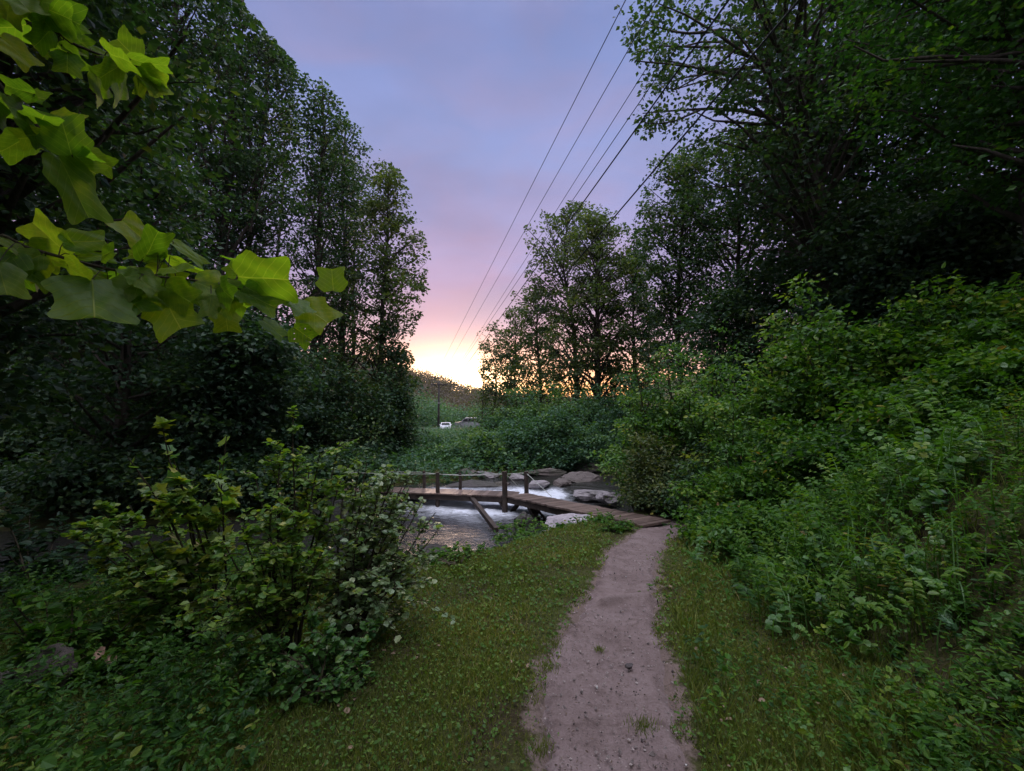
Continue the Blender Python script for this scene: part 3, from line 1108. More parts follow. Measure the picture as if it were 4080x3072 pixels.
def post(top_px, bot, w=0.12):
    m_ = MB()
    tube(m_, [bot, (np.asarray(bot) + top_px) / 2 + np.array([0.01, 0, 0]), top_px], [w * 0.55, w * 0.52, w * 0.48], 10, 0.35)
    return m_.build("post", M_TIMBER, bridge, loc=BO)


def vpost(px, Y, top_y, zbot, w=0.12):
    t = P(px, top_y, Y)
    post(t, np.array([t[0] + 0.01, Y, zbot]), w)
    return t


pA = vpost(504.5, 12.62, 471.5, -1.85, 0.16)
pB = vpost(437.5, 13.15, 472.5, -1.5, 0.12)
pC = vpost(424.0, 14.15, 471.0, -1.05, 0.10)
pD = vpost(460.0, 13.95, 473.2, -1.05, 0.10)
pE = vpost(526.0, 13.45, 471.5, -1.5, 0.14)
lowleg = P(536, 503, 12.4)
post(lowleg, np.array([lowleg[0], 12.4, -1.75]), 0.14)


def brace(a, b, w=0.11):
    m_ = MB()
    bar(m_, a, b, w, w, 0.3)
    return m_.build("brace", M_TIMBER, bridge, loc=BO)


brace(P(471.5, 498, 13.0), P(496.5, 530, 10.3), 0.11)
brace(P(497.5, 496.5, 13.1), P(504, 507, 12.75), 0.10)
brace(P(519.5, 502, 12.75), P(509.5, 515, 12.7), 0.11)
brace(P(525.5, 499, 12.6), P(539, 523, 11.6), 0.13)
brace(P(528, 497.5, 12.6), P(547.5, 522, 11.6), 0.05)


def rope(pts, sag, r=0.010):
    m_ = MB()
    for a, b in zip(pts[:-1], pts[1:]):
        t = np.linspace(0, 1, 12)[:, None]
        c = a + (b - a) * t
        c[:, 2] -= (sag * 4 * t * (1 - t))[:, 0]
        tube(m_, c, r, 5, cap=False)
    return m_.build("rope", M_ROPE, bridge, loc=BO)


dz = np.array([0, 0, -0.04])
lf = np.array([-6.6, 13.85, pB[2] + 0.02])
lr_ = np.array([-6.6, 14.7, pC[2] + 0.02])
rope([lf, pB + dz, pA + dz], 0.06)
rope([lr_, pC + dz, pD + dz, pE + dz], 0.03)
rope([pA + dz, P(518.5, 487, 12.85)], 0.0)
rope([pE + dz, P(551.5, 496.5, 12.0)], 0.0)

# ------------------------------------------------------------------ utility pole, wires, cars
M_POLE = wood_mat("pole_timber", (0.018, 0.015, 0.014), (0.04, 0.034, 0.03))
M_WIRE = simple_mat("black_cable", (0.03, 0.03, 0.035), 0.5)
M_CER = simple_mat("grey_ceramic", (0.25, 0.25, 0.27), 0.3)
PY_ = 80.0
ptop = P(439.0, 381.6, PY_)
pz0 = float(H(ptop[0], PY_)) - 0.3
PO = np.array([ptop[0], PY_, pz0])
pole = empty("utility_pole", PO, "tall wooden utility pole with one crossarm standing beside the parked cars", "utility pole")
m_ = MB()
tube(m_, [PO, (PO + ptop) / 2, ptop], [0.21, 0.19, 0.15], 12)
m_.build("pole", M_POLE, pole, smooth=True, loc=PO)
ca, cb = P(431.0, 384.8, PY_ - 0.2), P(447.4, 384.8, PY_ - 0.2)
m_ = MB()
bar(m_, ca, cb, 0.13, 0.20)
m_.build("crossarm", M_POLE, pole, loc=PO)
for e in (ca, cb):
    m_ = MB()
    bar(m_, ca + (cb - ca) * 0.5 + np.array([0, 0.08, -0.62]), e + (ca + cb - 2 * e) * 0.16, 0.08, 0.08)
    m_.build("brace", M_POLE, pole, loc=PO)
ins = []
for f in (0.03, 0.5, 0.97):
    q = ca + (cb - ca) * f + np.array([0, 0, 0.02])
    if f == 0.5:
        q = ptop + np.array([0, 0, 0.0])
    m_ = MB()
    tube(m_, [q + np.array([0, 0, 0.03]), q + np.array([0, 0, 0.10]), q + np.array([0, 0, 0.14]), q + np.array([0, 0, 0.22])], [0.03, 0.07, 0.045, 0.05], 8)
    m_.build("insulator", M_CER, pole, loc=PO)
    ins.append(q + np.array([0, 0, 0.2]))
m_ = MB()
q = P(439.0, 403.0, PY_)
tube(m_, [q + np.array([0, 0, -0.08]), q + np.array([0, 0, 0.08])], 0.24, 10)
m_.build("cable_clamp", M_CER, pole, loc=PO)


def wire(a, px, py, height, label, r=0.012, ext=1.6, sag=0.0):
    x, y, z = ray(px, py)
    k = (height - CAMZ) / z
    b = np.array([x * k, y * k, height])
    t = np.linspace(0, ext, 40)[:, None]
    c = a + (b - a) * t
    m_ = MB()
    tube(m_, c, r, 5)
    o = m_.build("power_line", M_WIRE)
    tag(o, label, "power line", "power lines running from the pole up over the trail")


wire(ins[0], 617, 17, 10.2, "thin power line furthest out over the open sky, from the pole's near arm end", 0.010)
wire(ins[1], 631, 45, 10.2, "thin power line second out over the sky, from the pole's top", 0.010)
wire(ins[2], 642, 75, 10.2, "thin power line third out over the sky, from the crossarm's inner end", 0.010)
wire(P(439.0, 396.0, PY_ - 0.2), 624, 125, 8.6, "thin neutral line fixed below the crossarm, between the third line and the thick cable", 0.010)
wire(P(439.0, 403.0, PY_ - 0.3), 633, 133, 7.6, "thick black cable ending at the pale clamp halfway down the pole", 0.017)
wire(P(442.0, 419.0, PY_ - 0.3), 685, 134, 5.4, "thickest lowest black cable slanting across the trees on the hillside", 0.013)

# the road the cars stand on
mb = MB()
rx = np.linspace(-60, 60, 80)
ry = np.array([77.5, 80.0, 83.0, 86.0, 89.5])
RX, RY = np.meshgrid(rx, ry)
RYc = RY + 0.0 * RX
RZ = H(RX, RYc) + 0.06
I = np.arange(len(ry) - 1)[:, None] * len(rx) + np.arange(len(rx) - 1)[None, :]
mb.add(np.stack([RX, RYc, RZ], -1).reshape(-1, 3), [np.stack([I, I + 1, I + len(rx) + 1, I + len(rx)], -1).reshape(-1, 4)])
tag(mb.build("road", simple_mat("asphalt", (0.05, 0.05, 0.052), 0.85)), kind="structure")

M_GLASS = simple_mat("car_glass", (0.008, 0.009, 0.010), 0.15, spec=0.15, var=0.1)
M_TYRE = simple_mat("tyre_rubber", (0.02, 0.02, 0.02), 0.8)
M_CHROME = simple_mat("bright_trim", (0.6, 0.62, 0.65), 0.25, 0.9)
M_LAMP = simple_mat("lamp_glass", (0.7, 0.72, 0.75), 0.15)
M_RED = simple_mat("tail_lamp_red", (0.35, 0.03, 0.03), 0.25)


def profile_body(mb, prof, w, taper=None):
    """side outline (x,z) extruded across y, with the upper part drawn in"""
    prof = np.array(prof, float)
    n = len(prof)
    cols = []
    for k, yy in enumerate((-1, -0.96, 0.96, 1)):
        sc_ = 1.0 if abs(yy) < 1 else 0.985
        V = np.zeros((n, 3))
        V[:, 0] = prof[:, 0] * sc_
        V[:, 2] = prof[:, 1]
        tw = np.interp(prof[:, 1], [0, 0.9, 1.8], [1, 1, 0.80]) if taper is None else taper(prof[:, 1])
        V[:, 1] = yy * w / 2 * tw
        cols.append(V)
    V = np.concatenate(cols)
    F = []
    for k in range(3):
        for i in range(n):
            j = (i + 1) % n
            F.append([k * n + i, k * n + j, (k + 1) * n + j, (k + 1) * n + i])
    mb.add(V, [np.array(F), np.array([list(range(n))[::-1]]), np.array([[3 * n + i for i in range(n)]])])


def car(name, label, loc, rz, prof, w, paint, wheels, glass, roof=None, roof_mat=None, rack=False, front=True):
    root = empty(name, loc, label, "car")
    root.rotation_euler = (0, 0, rz)
    m_ = MB()
    profile_body(m_, prof, w)
    m_.build("body", paint, root)
    for gname, poly, kind in glass:
        m_ = MB()
        poly = np.array(poly, float)
        tw = lambda z: np.interp(z, [0, 0.9, 1.8], [1, 1, 0.80]) * w / 2
        if kind == "side":
            for s in (-1, 1):
                V = np.stack([poly[:, 0], s * (tw(poly[:, 1]) + 0.012), poly[:, 1]], -1)
                mm = MB()
                mm.add(V, [np.array([list(range(len(V)))])])
                mm.build(gname, M_GLASS, root)
        else:
            (x0, z0), (x1, z1) = poly
            V = np.array([(x0, -tw(z0) + .1, z0), (x0, tw(z0) - .1, z0), (x1, tw(z1) - .12, z1), (x1, -tw(z1) + .12, z1)])
            m_.add(V, [np.array([[0, 1, 2, 3]])])
            m_.build(gname, M_GLASS, root)
    if roof is not None:
        m_ = MB()
        x0, x1, z = roof
        tt_ = np.linspace(0, 1, 9)
        for s in (0,):
            X0 = np.stack([x0 + (x1 - x0) * tt_, np.full(9, -w * 0.39), z + 0.06 * np.sin(tt_ * math.pi)], -1)
            X1 = X0 * np.array([1, -1, 1])
            lo = np.concatenate([X0, X1])
            hi = lo + np.array([0, 0, 0.05])
            V = np.concatenate([lo, hi])
            F = []
            for i in range(8):
                F += [[18 + i, 18 + i + 1, 27 + i + 1, 27 + i], [i, 9 + i, 9 + i + 1, i + 1], [i, i + 1, 18 + i + 1, 18 + i], [9 + i, 27 + i, 27 + i + 1, 9 + i + 1]]
            F += [[0, 18, 27, 9], [8, 17, 35, 26]]
            m_.add(V, [np.array(F)])
        m_.build("roof", roof_mat, root)
    if rack:
        for s in (-1, 1):
            m_ = MB()
            bar(m_, (-1.1, s * w * 0.36, z + 0.16), (1.6, s * w * 0.36, z + 0.16), 0.05)
            m_.build("roof_rail", M_TYRE, root)
    for x, s in wheels:
        m_ = MB()
        a = np.linspace(0, 2 * math.pi, 21)[:-1]
        c = np.array([x, s * (w / 2 - 0.12), 0.34])
        tube(m_, [c + np.array([0, -.11, 0]), c + np.array([0, -.09, 0]), c + np.array([0, .09, 0]), c + np.array([0, .11, 0])], [0.29, 0.34, 0.34, 0.29], 18)
        wv = m_.build("wheel", M_TYRE, root)
        m_ = MB()
        tube(m_, [c + np.array([0, s * .10, 0]), c + np.array([0, s * .125, 0])], [0.2, 0.18], 12)
        m_.build("rim", M_CHROME, wv)
    for s in (-1, 1):
        m_ = MB()
        box8(m_, np.array([prof[2][0] + 0.05, s * w * 0.36, 0.78]), np.array([.12, 0, 0]), np.array([0, .36, 0]), np.array([0, 0, .2]))
        m_.build("headlight", M_LAMP, root)
        m_ = MB()
        box8(m_, np.array([max(p[0] for p in prof) - 0.02, s * w * 0.42, 1.0]), np.array([.08, 0, 0]), np.array([0, .2, 0]), np.array([0, 0, .3]))
        m_.build("tail_light", M_RED, root)
        m_ = MB()
        box8(m_, np.array([glass[0][1][0][0] + 0.15, s * (w / 2 + 0.1), 1.08]), np.array([.1, 0, 0]), np.array([0, .22, 0]), np.array([0, 0, .16]))
        m_.build("wing_mirror", paint, root)
    return root


WH = [(-1.45, -1), (-1.45, 1), (1.45, -1), (1.45, 1)]
suv_prof = [(-2.3, 0.35), (-2.4, 0.5), (-2.38, 0.85), (-2.2, 0.98), (-1.25, 1.08), (-0.55, 1.68), (-0.2, 1.76), (1.4, 1.76), (2.1, 1.66), (2.35, 1.1), (2.38, 0.5), (2.25, 0.35)]
suv_glass = [("side_window", [(-1.0, 1.12), (0.1, 1.12), (0.1, 1.64), (-0.48, 1.62)], "side"), ("side_window", [(0.18, 1.12), (1.25, 1.12), (1.25, 1.64), (0.18, 1.64)], "side"),
             ("side_window", [(1.33, 1.12), (2.15, 1.12), (1.98, 1.58), (1.33, 1.64)], "side"), ("windscreen", [(-1.235, 1.12), (-0.62, 1.66)], "front")]
M_DARKP = simple_mat("dark_car_paint", (0.22, 0.225, 0.235), 0.25, 0.3, var=0.1)
M_SILV = simple_mat("silver_car_paint", (0.80, 0.82, 0.90), 0.35, 0.0, var=0.05)
M_WHITE = simple_mat("white_car_paint", (0.78, 0.80, 0.86), 0.3, var=0.05)
sx = P(467.5, 417.4, 82.0)
car("sport_utility_car", "dark sport utility car with pale roof and dark windows parked above the bank", (sx[0], 82.0, sx[2] - 1.86), 0.06, suv_prof, 1.9, M_DARKP, WH, suv_glass, (-0.45, 2.0, 1.77), M_SILV, True)
sed_prof = [(-2.2, 0.3), (-2.3, 0.45), (-2.25, 0.72), (-2.0, 0.82), (-1.0, 0.95), (-0.3, 1.42), (0.1, 1.48), (0.9, 1.46), (1.6, 1.02), (2.2, 0.95), (2.3, 0.6), (2.2, 0.3)]
sed_glass = [("side_window", [(-0.75, 0.98), (0.25, 0.98), (0.25, 1.38), (-0.25, 1.36)], "side"), ("side_window", [(0.33, 0.98), (1.4, 1.0), (0.9, 1.38), (0.33, 1.38)], "side"), ("windscreen", [(-0.98, 0.99), (-0.33, 1.42)], "front")]
cx_ = P(445.8, 422.3, 79.0)
car("sedan", "white car facing the camera parked at the pole beside the dark sport utility car", (cx_[0], 79.0, cx_[2] - 1.50), math.pi / 2 + 0.12, sed_prof, 1.85, M_WHITE, WH, sed_glass)

# ------------------------------------------------------------------ trees beyond the stream
G_FARBANK = "tall trees along the far bank of the stream"
G_BACKROW = "trees standing behind the far bank row"
tree("slender tree ending the tall row, leafy down to the ground beside the open sky", 378, 22, 160, 2.5, cs=0.06, nl=85, cl=5, per=41, ls=0.17, sig=0.264, seed=11, group=G_FARBANK, tr=0.19, tint0=0.50, mat=M_TREE2, rise=0.2, forks=[((380, 330), (422, 318), 0, 0.04), ((380, 300), (426, 262), 0, 0.04), ((380, 270), (424, 240), 0.3, 0.04), ((380, 360), (402, 360), -.3, .03)])
tree("tree second in from the end of the tall row, dome topped", 338, 23.5, 106, 2.6, cs=0.16, nl=70, cl=5, per=30, ls=0.17, sig=0.288, seed=12, group=G_FARBANK, tr=0.2)
tree("tree with bare forked trunk showing pale sky behind, third in from the row's end", 304, 21, 70, 2.6, cs=0.24, nl=66, cl=5, per=28, ls=0.17, sig=0.288, seed=13, group=G_FARBANK, tr=0.2)
tree("tall tree whose top is cut by the picture edge beside the sky", 250, 19.5, -10, 2.8, cs=0.26, nl=72, cl=5, per=33, ls=0.17, sig=0.304, seed=14, group=G_FARBANK, tr=0.2)
tree("dark leaning forked tree behind the tip of the broad leaved branch", 214, 17.5, -60, 3.0, cs=0.36, nl=70, cl=5, per=34, ls=0.16, sig=0.304, seed=15, group=G_FARBANK, tr=0.22, forks=[((226, 262), (282, 196), 0, 0.09), ((250, 232), (268, 160), 0, 0.05)])
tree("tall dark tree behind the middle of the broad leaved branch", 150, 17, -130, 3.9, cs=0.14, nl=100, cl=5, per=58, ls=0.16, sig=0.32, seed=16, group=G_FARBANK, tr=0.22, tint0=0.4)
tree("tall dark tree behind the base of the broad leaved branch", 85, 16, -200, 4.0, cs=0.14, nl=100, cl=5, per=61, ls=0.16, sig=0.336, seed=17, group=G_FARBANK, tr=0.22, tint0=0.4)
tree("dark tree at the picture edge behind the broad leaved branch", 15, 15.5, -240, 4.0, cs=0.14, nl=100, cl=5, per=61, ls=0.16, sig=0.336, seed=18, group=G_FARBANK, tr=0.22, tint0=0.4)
for i, (px_, Y_, tp_, lab) in enumerate([
        (356, 29, 150, "thin back row tree glimpsed just inside the slender end tree"),
        (322, 30, 120, "back row tree between the second and third trees of the tall row"),
        (276, 27, 90, "back row tree whose trunk shows between the forked tree and the third tree"),
        (232, 26, 40, "back row tree behind the dark leaning forked tree"),
        (182, 25, 10, "back row tree between the leaning forked tree and the tall dark one"),
        (118, 24, -30, "back row tree between the two tall dark trees"),
        (55, 23, -60, "back row tree beside the dark tree at the picture edge")]):
    tree(lab, px_, Y_, tp_, 2.6, cs=0.22, nl=52, cl=4, per=30, ls=0.19, sig=0.352, seed=40 + i, group=G_BACKROW, tr=0.17, tint0=0.4)

# understorey below the tall row, in deep shade
G_UNDER = "understorey bushes in shade under the tall far bank trees"
for i, (px_, Y_, tp_, R_, lab) in enumerate([
        (396, 20.8, 345, 1.0, "tall olive bush wrapped round the slender end tree's trunk"),
        (362, 19.5, 372, 1.6, "broad shaded bush between the slender tree and the small leaved shrub's top"),
        (318, 19.0, 352, 1.8, "shaded bush behind the tall shoot of the small leaved shrub"),
        (270, 18.0, 345, 1.9, "dim bush right behind the lobed sapling's taller shoots"),
        (222, 17.5, 340, 2.0, "dim bush behind the lobed sapling"),
        (172, 16.5, 345, 2.0, "nearly black bush below the hanging tip leaves of the branch"),
        (120, 16.0, 340, 2.1, "nearly black bush below the middle leaves of the branch"),
        (66, 15.5, 345, 2.1, "nearly black bush below the base of the branch"),
        (12, 15.2, 350, 2.0, "nearly black bush at the picture edge across the stream"),
        (352, 15.4, 452, 1.1, "low dark bush on the far bank left of the bridge's end"),
        (300, 13.6, 462, 1.2, "low dark bush on the far bank behind the small leaved shrub"),
        (240, 12.8, 462, 1.3, "low dark bush on the far bank behind the sapling's base"),
        (165, 12.2, 455, 1.4, "low dark bush on the far bank behind the yellow green shrub"),
        (85, 11.8, 450, 1.5, "low black bush on the far bank below the branch's base")]):
    b = P(px_, tp_, Y_)
    h_ = b[2] - float(H(b[0], Y_))
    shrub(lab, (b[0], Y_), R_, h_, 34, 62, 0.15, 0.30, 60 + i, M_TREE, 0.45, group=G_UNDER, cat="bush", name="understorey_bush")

# ------------------------------------------------------------------ trees at the sunset and on the right
G_SUN = "trees standing against the sunset"
tree("tall open crowned tree against the sky, topmost of the sunset group", 578, 27, 202, 3.0, cs=0.24, nl=67, cl=5, per=30, ls=0.18, sig=0.24, seed=70, group=G_SUN, tr=0.2, prof="dome", rise=0.6,
     trunk_px=[(578, 430), (576, 370), (572, 320), (566, 290), (562, 262), (566, 230), (572, 203)], forks=[((566, 290), (527, 228), 0, 0.07), ((563, 268), (545, 214), 0.4, 0.06), ((566, 250), (599, 204), -.4, 0.06), ((568, 300), (528, 262), 0.3, 0.05), ((570, 320), (514, 292), 0, 0.06), ((572, 330), (530, 280), .8, 0.05)], mat=M_TREE2)
tree("bulky tree with the thickest dark trunk in front of the sunset group", 597, 24, 212, 3.1, cs=0.28, nl=76, cl=5, per=39, ls=0.17, sig=0.264, seed=71, group=G_SUN, tr=0.26, mat=M_TREE2, tint0=0.55)
tree("rounded tree between the thick trunked tree and the hillside trees", 634, 25, 240, 2.7, cs=0.2, nl=67, cl=5, per=41, ls=0.17, sig=0.264, seed=72, group=G_SUN, tr=0.17)
tree("leafy sunset tree lower down and just outside the open crowned one", 540, 30, 283, 2.4, cs=0.22, nl=54, cl=5, per=24, ls=0.19, sig=0.24, seed=73, group=G_SUN, tr=0.15, mat=M_TREE2)
tree("slim dark sunset tree with orange light between its lower limbs", 515, 33, 305, 2.3, cs=0.2, nl=51, cl=5, per=21, ls=0.20, sig=0.24, seed=74, group=G_SUN, tr=0.14, mat=M_TREE2)
tree("low sunset tree with flat feathery top beside the brightest glow", 494, 35, 326, 2.1, cs=0.25, nl=40, cl=5, per=18, ls=0.20, sig=0.224, seed=75, group=G_SUN, tr=0.12, mat=M_TREE2, prof="dome")
tree("thin sparse sapling edging the white glow", 481, 38, 338, 0.9, cs=0.30, nl=26, cl=3, per=5, ls=0.18, sig=0.176, seed=76, group=G_SUN, tr=0.07, mat=M_TREE2)
tree("thin trunked tree behind the orange gap in the sunset group", 553, 36, 320, 2.2, cs=0.2, nl=43, cl=4, per=19, ls=0.20, sig=0.256, seed=77, group=G_SUN, tr=0.10, mat=M_TREE2)
tree("tree behind the pink gap beside the thick trunked tree", 655, 33, 305, 1.9, cs=0.40, nl=43, cl=4, per=22, ls=0.20, sig=0.256, seed=78, group=G_SUN, tr=0.10)

for i, (px_, Y_, tp_, R_, lab) in enumerate([(506, 30, 366, 1.5, "small ragged tree under the slim dark sunset tree"), (532, 28, 358, 1.6, "small ragged tree under the leafy lower sunset tree"), (560, 25.5, 352, 1.6, "small ragged tree at the foot of the open crowned tree"), (615, 24, 350, 1.6, "small leafy tree beside the thick dark trunk's foot"), (486, 40, 374, 1.3, "low bushy tree under the white glow where the hill ends"), (648, 22, 340, 1.5, "small leafy tree just below the pink gap")]):
    tree(lab, px_, Y_, tp_, R_, cs=0.05, nl=30, cl=5, per=15, ls=0.16, sig=0.30, seed=270 + i, group=G_SUN, tr=0.07, mat=M_TREE2, prof="dome", tint0=0.5)

G_HILL = "large trees on the hillside above the trail"
tree("huge forked tree leaning over the trail, its crown cut by the top of the picture", 832, 12, None, 4.6, height=14.5, cs=0.46, nl=78, cl=6, per=36, ls=0.14, sig=0.288, seed=80, group=G_HILL, tr=0.36, prof="dome", xbias=-0.30,
     trunk_px=[(836, 360), (828, 250), (820, 190), (811, 140), (803, 106), (790, 70), (780, 25), (772, -40), (768, -160)],
     forks=[((790, 82), (722, 30), 0, 0.10), ((722, 30), (640, 20), 0, 0.05), ((740, 45), (660, 92), -.3, 0.04), ((806, 118), (690, 112), 0.4, 0.07), ((700, 110), (634, 122), 0, 0.03), ((812, 150), (700, 190), 0.8, 0.06), ((780, 30), (730, -40), .4, .07), ((800, 90), (850, -20), .6, .08)], mat=M_TREE)
tree("tree with twin dark limbs seen through the gap below the leaning forked tree", 742, 17.5, 120, 3.6, cs=0.30, nl=85, cl=5, per=37, ls=0.155, sig=0.288, seed=81, group=G_HILL, tr=0.2, mat=M_TREE, tint0=0.5, forks=[((738, 230), (720, 150), 0, 0.06)])
tree("leafy green tree edging the sky below the leaning tree's hanging crown", 680, 20, 152, 2.7, cs=0.36, nl=85, cl=5, per=42, ls=0.16, sig=0.288, seed=82, group=G_HILL, tr=0.17, mat=M_TREE, tint0=0.56)
tree("dark hillside tree between the leaning forked tree and the overhanging boughs", 815, 16, 60, 2.6, cs=0.12, nl=85, cl=5, per=52, ls=0.15, sig=0.304, seed=83, group=G_HILL, tr=0.18, mat=M_TREE, tint0=0.42)
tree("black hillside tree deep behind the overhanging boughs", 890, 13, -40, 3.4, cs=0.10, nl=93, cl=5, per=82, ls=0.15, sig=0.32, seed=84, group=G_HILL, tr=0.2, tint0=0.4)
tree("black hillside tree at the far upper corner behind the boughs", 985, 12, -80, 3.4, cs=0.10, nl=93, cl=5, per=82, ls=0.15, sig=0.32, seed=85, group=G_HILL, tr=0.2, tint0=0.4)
tree("shadowy small tree above the pale leaved bush, below the pink gap", 722, 13.5, 290, 2.0, cs=0.06, nl=60, cl=5, per=42, ls=0.13, sig=0.256, seed=86, group=G_HILL, tr=0.12, tint0=0.42, prof="dome")
for i, (px_, Y_, tp_, R_, lab) in enumerate([(755, 14.0, 268, 1.6, "dark small tree on the slope just uphill of the bright yellow green shrub"), (868, 11.2, 238, 1.8, "dark small tree beside the huge forked tree's foot"), (905, 11.0, 225, 2.0, "black small tree in the deep shade between the twin dark trunks"),
                                              (950, 10.4, 210, 2.1, "black small tree in the deepest shade above the yellowish weedy shrub"), (1020, 9.8, 195, 2.1, "black small tree cut by the picture edge above the bright weedy shrub")]):
    tree(lab, px_, Y_, tp_, R_, cs=0.02, nl=70, cl=5, per=52, ls=0.13, sig=0.30, seed=170 + i, group=G_HILL, tr=0.08, tint0=0.35, prof="dome", mat=M_TREE)
tree("near tree overhanging the hillside with sprays of dim green leaves", pos=(8.3, 5.8), height=9.5, R=3.3, cs=0.30, nl=80, cl=6, per=47, ls=0.092, sig=0.30, seed=87, group=G_HILL, tr=0.2, tint0=0.55, prof="tall", flat=0.32, rise=0.05, mat=M_DEEP)
tree("tree at the picture edge whose sprays hang over the hillside weeds", pos=(9.4, 7.4), height=10.5, R=3.4, cs=0.28, nl=80, cl=6, per=50, ls=0.12, sig=0.272, seed=88, group=G_HILL, tr=0.2, tint0=0.45, flat=0.32, rise=0.05, mat=M_DEEP)
tree("near tree behind the broad leaved branch, pale sky flecks through its leaves", pos=(-6.6, 5.0), height=12.0, R=3.3, cs=0.34, nl=85, cl=6, per=50, ls=0.115, sig=0.288, seed=89, group="trees close to the camera", tr=0.2, tint0=0.45)
tree("tall tree standing over the dark undergrowth near the picture edge", pos=(-8.6, 4.0), height=12.0, R=3.8, cs=0.12, nl=100, cl=5, per=52, ls=0.13, sig=0.32, seed=90, group="trees close to the camera", tr=0.2, tint0=0.4)
tree("tree added beyond the picture edge to shade the undergrowth", pos=(-4.9, -0.6), height=10.0, R=3.9, cs=0.26, nl=95, cl=5, per=47, ls=0.14, sig=0.32, seed=91, group="trees close to the camera", tr=0.2, tint0=0.4)  # added for the shade its crown throws on the undergrowth

for i, (x_, y_, h_, lab) in enumerate([(8.6, 1.2, 12.5, "slope tree added beyond the picture edge to darken the upper corner"), (9.8, 3.2, 14.0, "taller shade tree added beyond the picture edge behind the sprays"), (7.8, -3.2, 13.0, "shade tree added on the slope behind the camera"),
                                       (-8.6, -1.0, 13.0, "shade tree added beyond the picture edge, stream side"), (-10.8, 1.8, 14.0, "taller shade tree added past the picture edge, stream side"), (-7.2, -5.0, 13.0, "shade tree added behind the camera on the stream side")]):
    tree(lab, pos=(x_, y_), height=h_, R=3.9, cs=0.16, nl=70, cl=5, per=52, ls=0.17, sig=0.36, seed=95 + i, group="trees close to the camera", tr=0.22, tint0=0.4, mat=M_DEEP)  # trees added for their shade on both sides of the trail

for i, (x_, y_, R_, h_, lab) in enumerate([(-3.7, 0.6, 1.4, 3.8, "tall bush added beside the young tulip tree to block low sky light"), (-3.6, -1.0, 1.5, 3.4, "tall bush added behind the camera to block light on the stream side"), (-4.6, -3.2, 1.7, 3.6, "tall bush added further back to block light on the stream side"),
                                           (4.2, -0.3, 1.3, 3.2, "tall bush added past the picture edge to block light on the slope"), (4.0, -2.4, 1.6, 3.6, "tall bush added behind the camera to block light on the slope"), (3.2, -5.0, 1.8, 3.6, "tall bush added further back to block light on the slope"), (-2.8, -6.4, 1.9, 4.0, "tall bush added to close off low light behind the camera")]):
    shrub(lab, (x_, y_), R_, h_, 34, 60, 0.12, 0.26, 180 + i, M_DEEP, 0.4, group="bushes added round the camera to block low sky light", cat="bush", name="bush")  # added bushes that block low sky light from beside and behind the camera
for i, (x_, y_, h_, lab) in enumerate([(-9.2, 5.8, 13.0, "tall near bank tree added beyond the picture edge to shade the far bank"), (-12.8, 5.4, 13.5, "taller near bank tree added further along to shade the far bank"), (-11.6, 12.8, 11.0, "broad dark tree across the stream behind the branch's base"), (-8.6, 13.4, 5.6, "lower dark tree across the stream behind the branch's middle"), (-3.4, -2.4, 10.0, "tree added just behind the camera to shade the undergrowth"), (4.8, -6.5, 13.0, "tree added over the trail behind the camera to block sky light"), (-4.2, -8.0, 13.0, "tree added behind the camera, stream side of the trail, to block sky light"), (11.5, -0.5, 15.0, "high slope tree added beyond the picture edge for its shade")]):
    tree(lab, pos=(x_, y_), height=h_, R=min(4.0, 0.30 * h_), cs=0.16, nl=70, cl=5, per=52, ls=0.17, sig=0.36, seed=190 + i, group="trees close to the camera", tr=0.20, tint0=0.36, mat=M_TREE)  # added trees that shade the far bank, undergrowth and trail

tree("high crowned tree added out of view to shade the undergrowth", pos=(-3.3, 0.8), height=11.0, R=2.6, cs=0.46, nl=60, cl=5, per=55, ls=0.16, sig=0.34, seed=199, group="trees close to the camera", tr=0.16, tint0=0.36, mat=M_TREE, prof="dome")  # unseen crown, added to darken the ground below it

# ------------------------------------------------------------------ bushes on the far bank
G_BANK = "bushes on the far bank below the road"
for i, (px_, Y_, tp_, R_, lab) in enumerate([
        (418, 25, 436, 1.3, "pale bush below the utility pole beside the slender end tree"),
        (444, 25, 437, 1.4, "low bush directly below the white car"),
        (474, 23.5, 438, 1.5, "bush directly below the dark car"),
        (500, 23.5, 412, 1.6, "bush just beyond the dark car's tail"),
        (528, 23, 386, 1.6, "broad blue green bush under the orange gap"),
        (562, 22, 380, 1.8, "large feathery bush in front of the thick trunk's foot"),
        (596, 21, 396, 1.5, "shadowed bush between the thick trunk and the pale leaved bush"),
        (628, 20, 388, 1.6, "dark bush behind the pale leaved bush"),
        (398, 21, 452, 1.1, "low bush at the far end of the bridge"),
        (428, 20.4, 448, 1.2, "bush above the second rope post"),
        (458, 20.2, 446, 1.3, "bush above the bridge's level deck"),
        (490, 20, 430, 1.3, "bush just beyond the middle post's top"),
        (522, 19.8, 420, 1.4, "bright tipped bush above the rear bend post"),
        (556, 19.4, 412, 1.5, "dark green bush above the ramp's upper end"),
        (590, 19.3, 424, 1.4, "dark bush overhanging the upstream rocks")]):
    b = P(px_, tp_, Y_)
    h_ = max(0.9, b[2] - float(H(b[0], Y_)))
    shrub(lab, (b[0], Y_), R_ * 1.1, h_, 36, 62, 0.13, 0.22, 100 + i, M_BANK, 0.30 + 0.07 * ((i * 7) % 6), group=G_BANK, cat="bush", name="bush", flat=0.45)

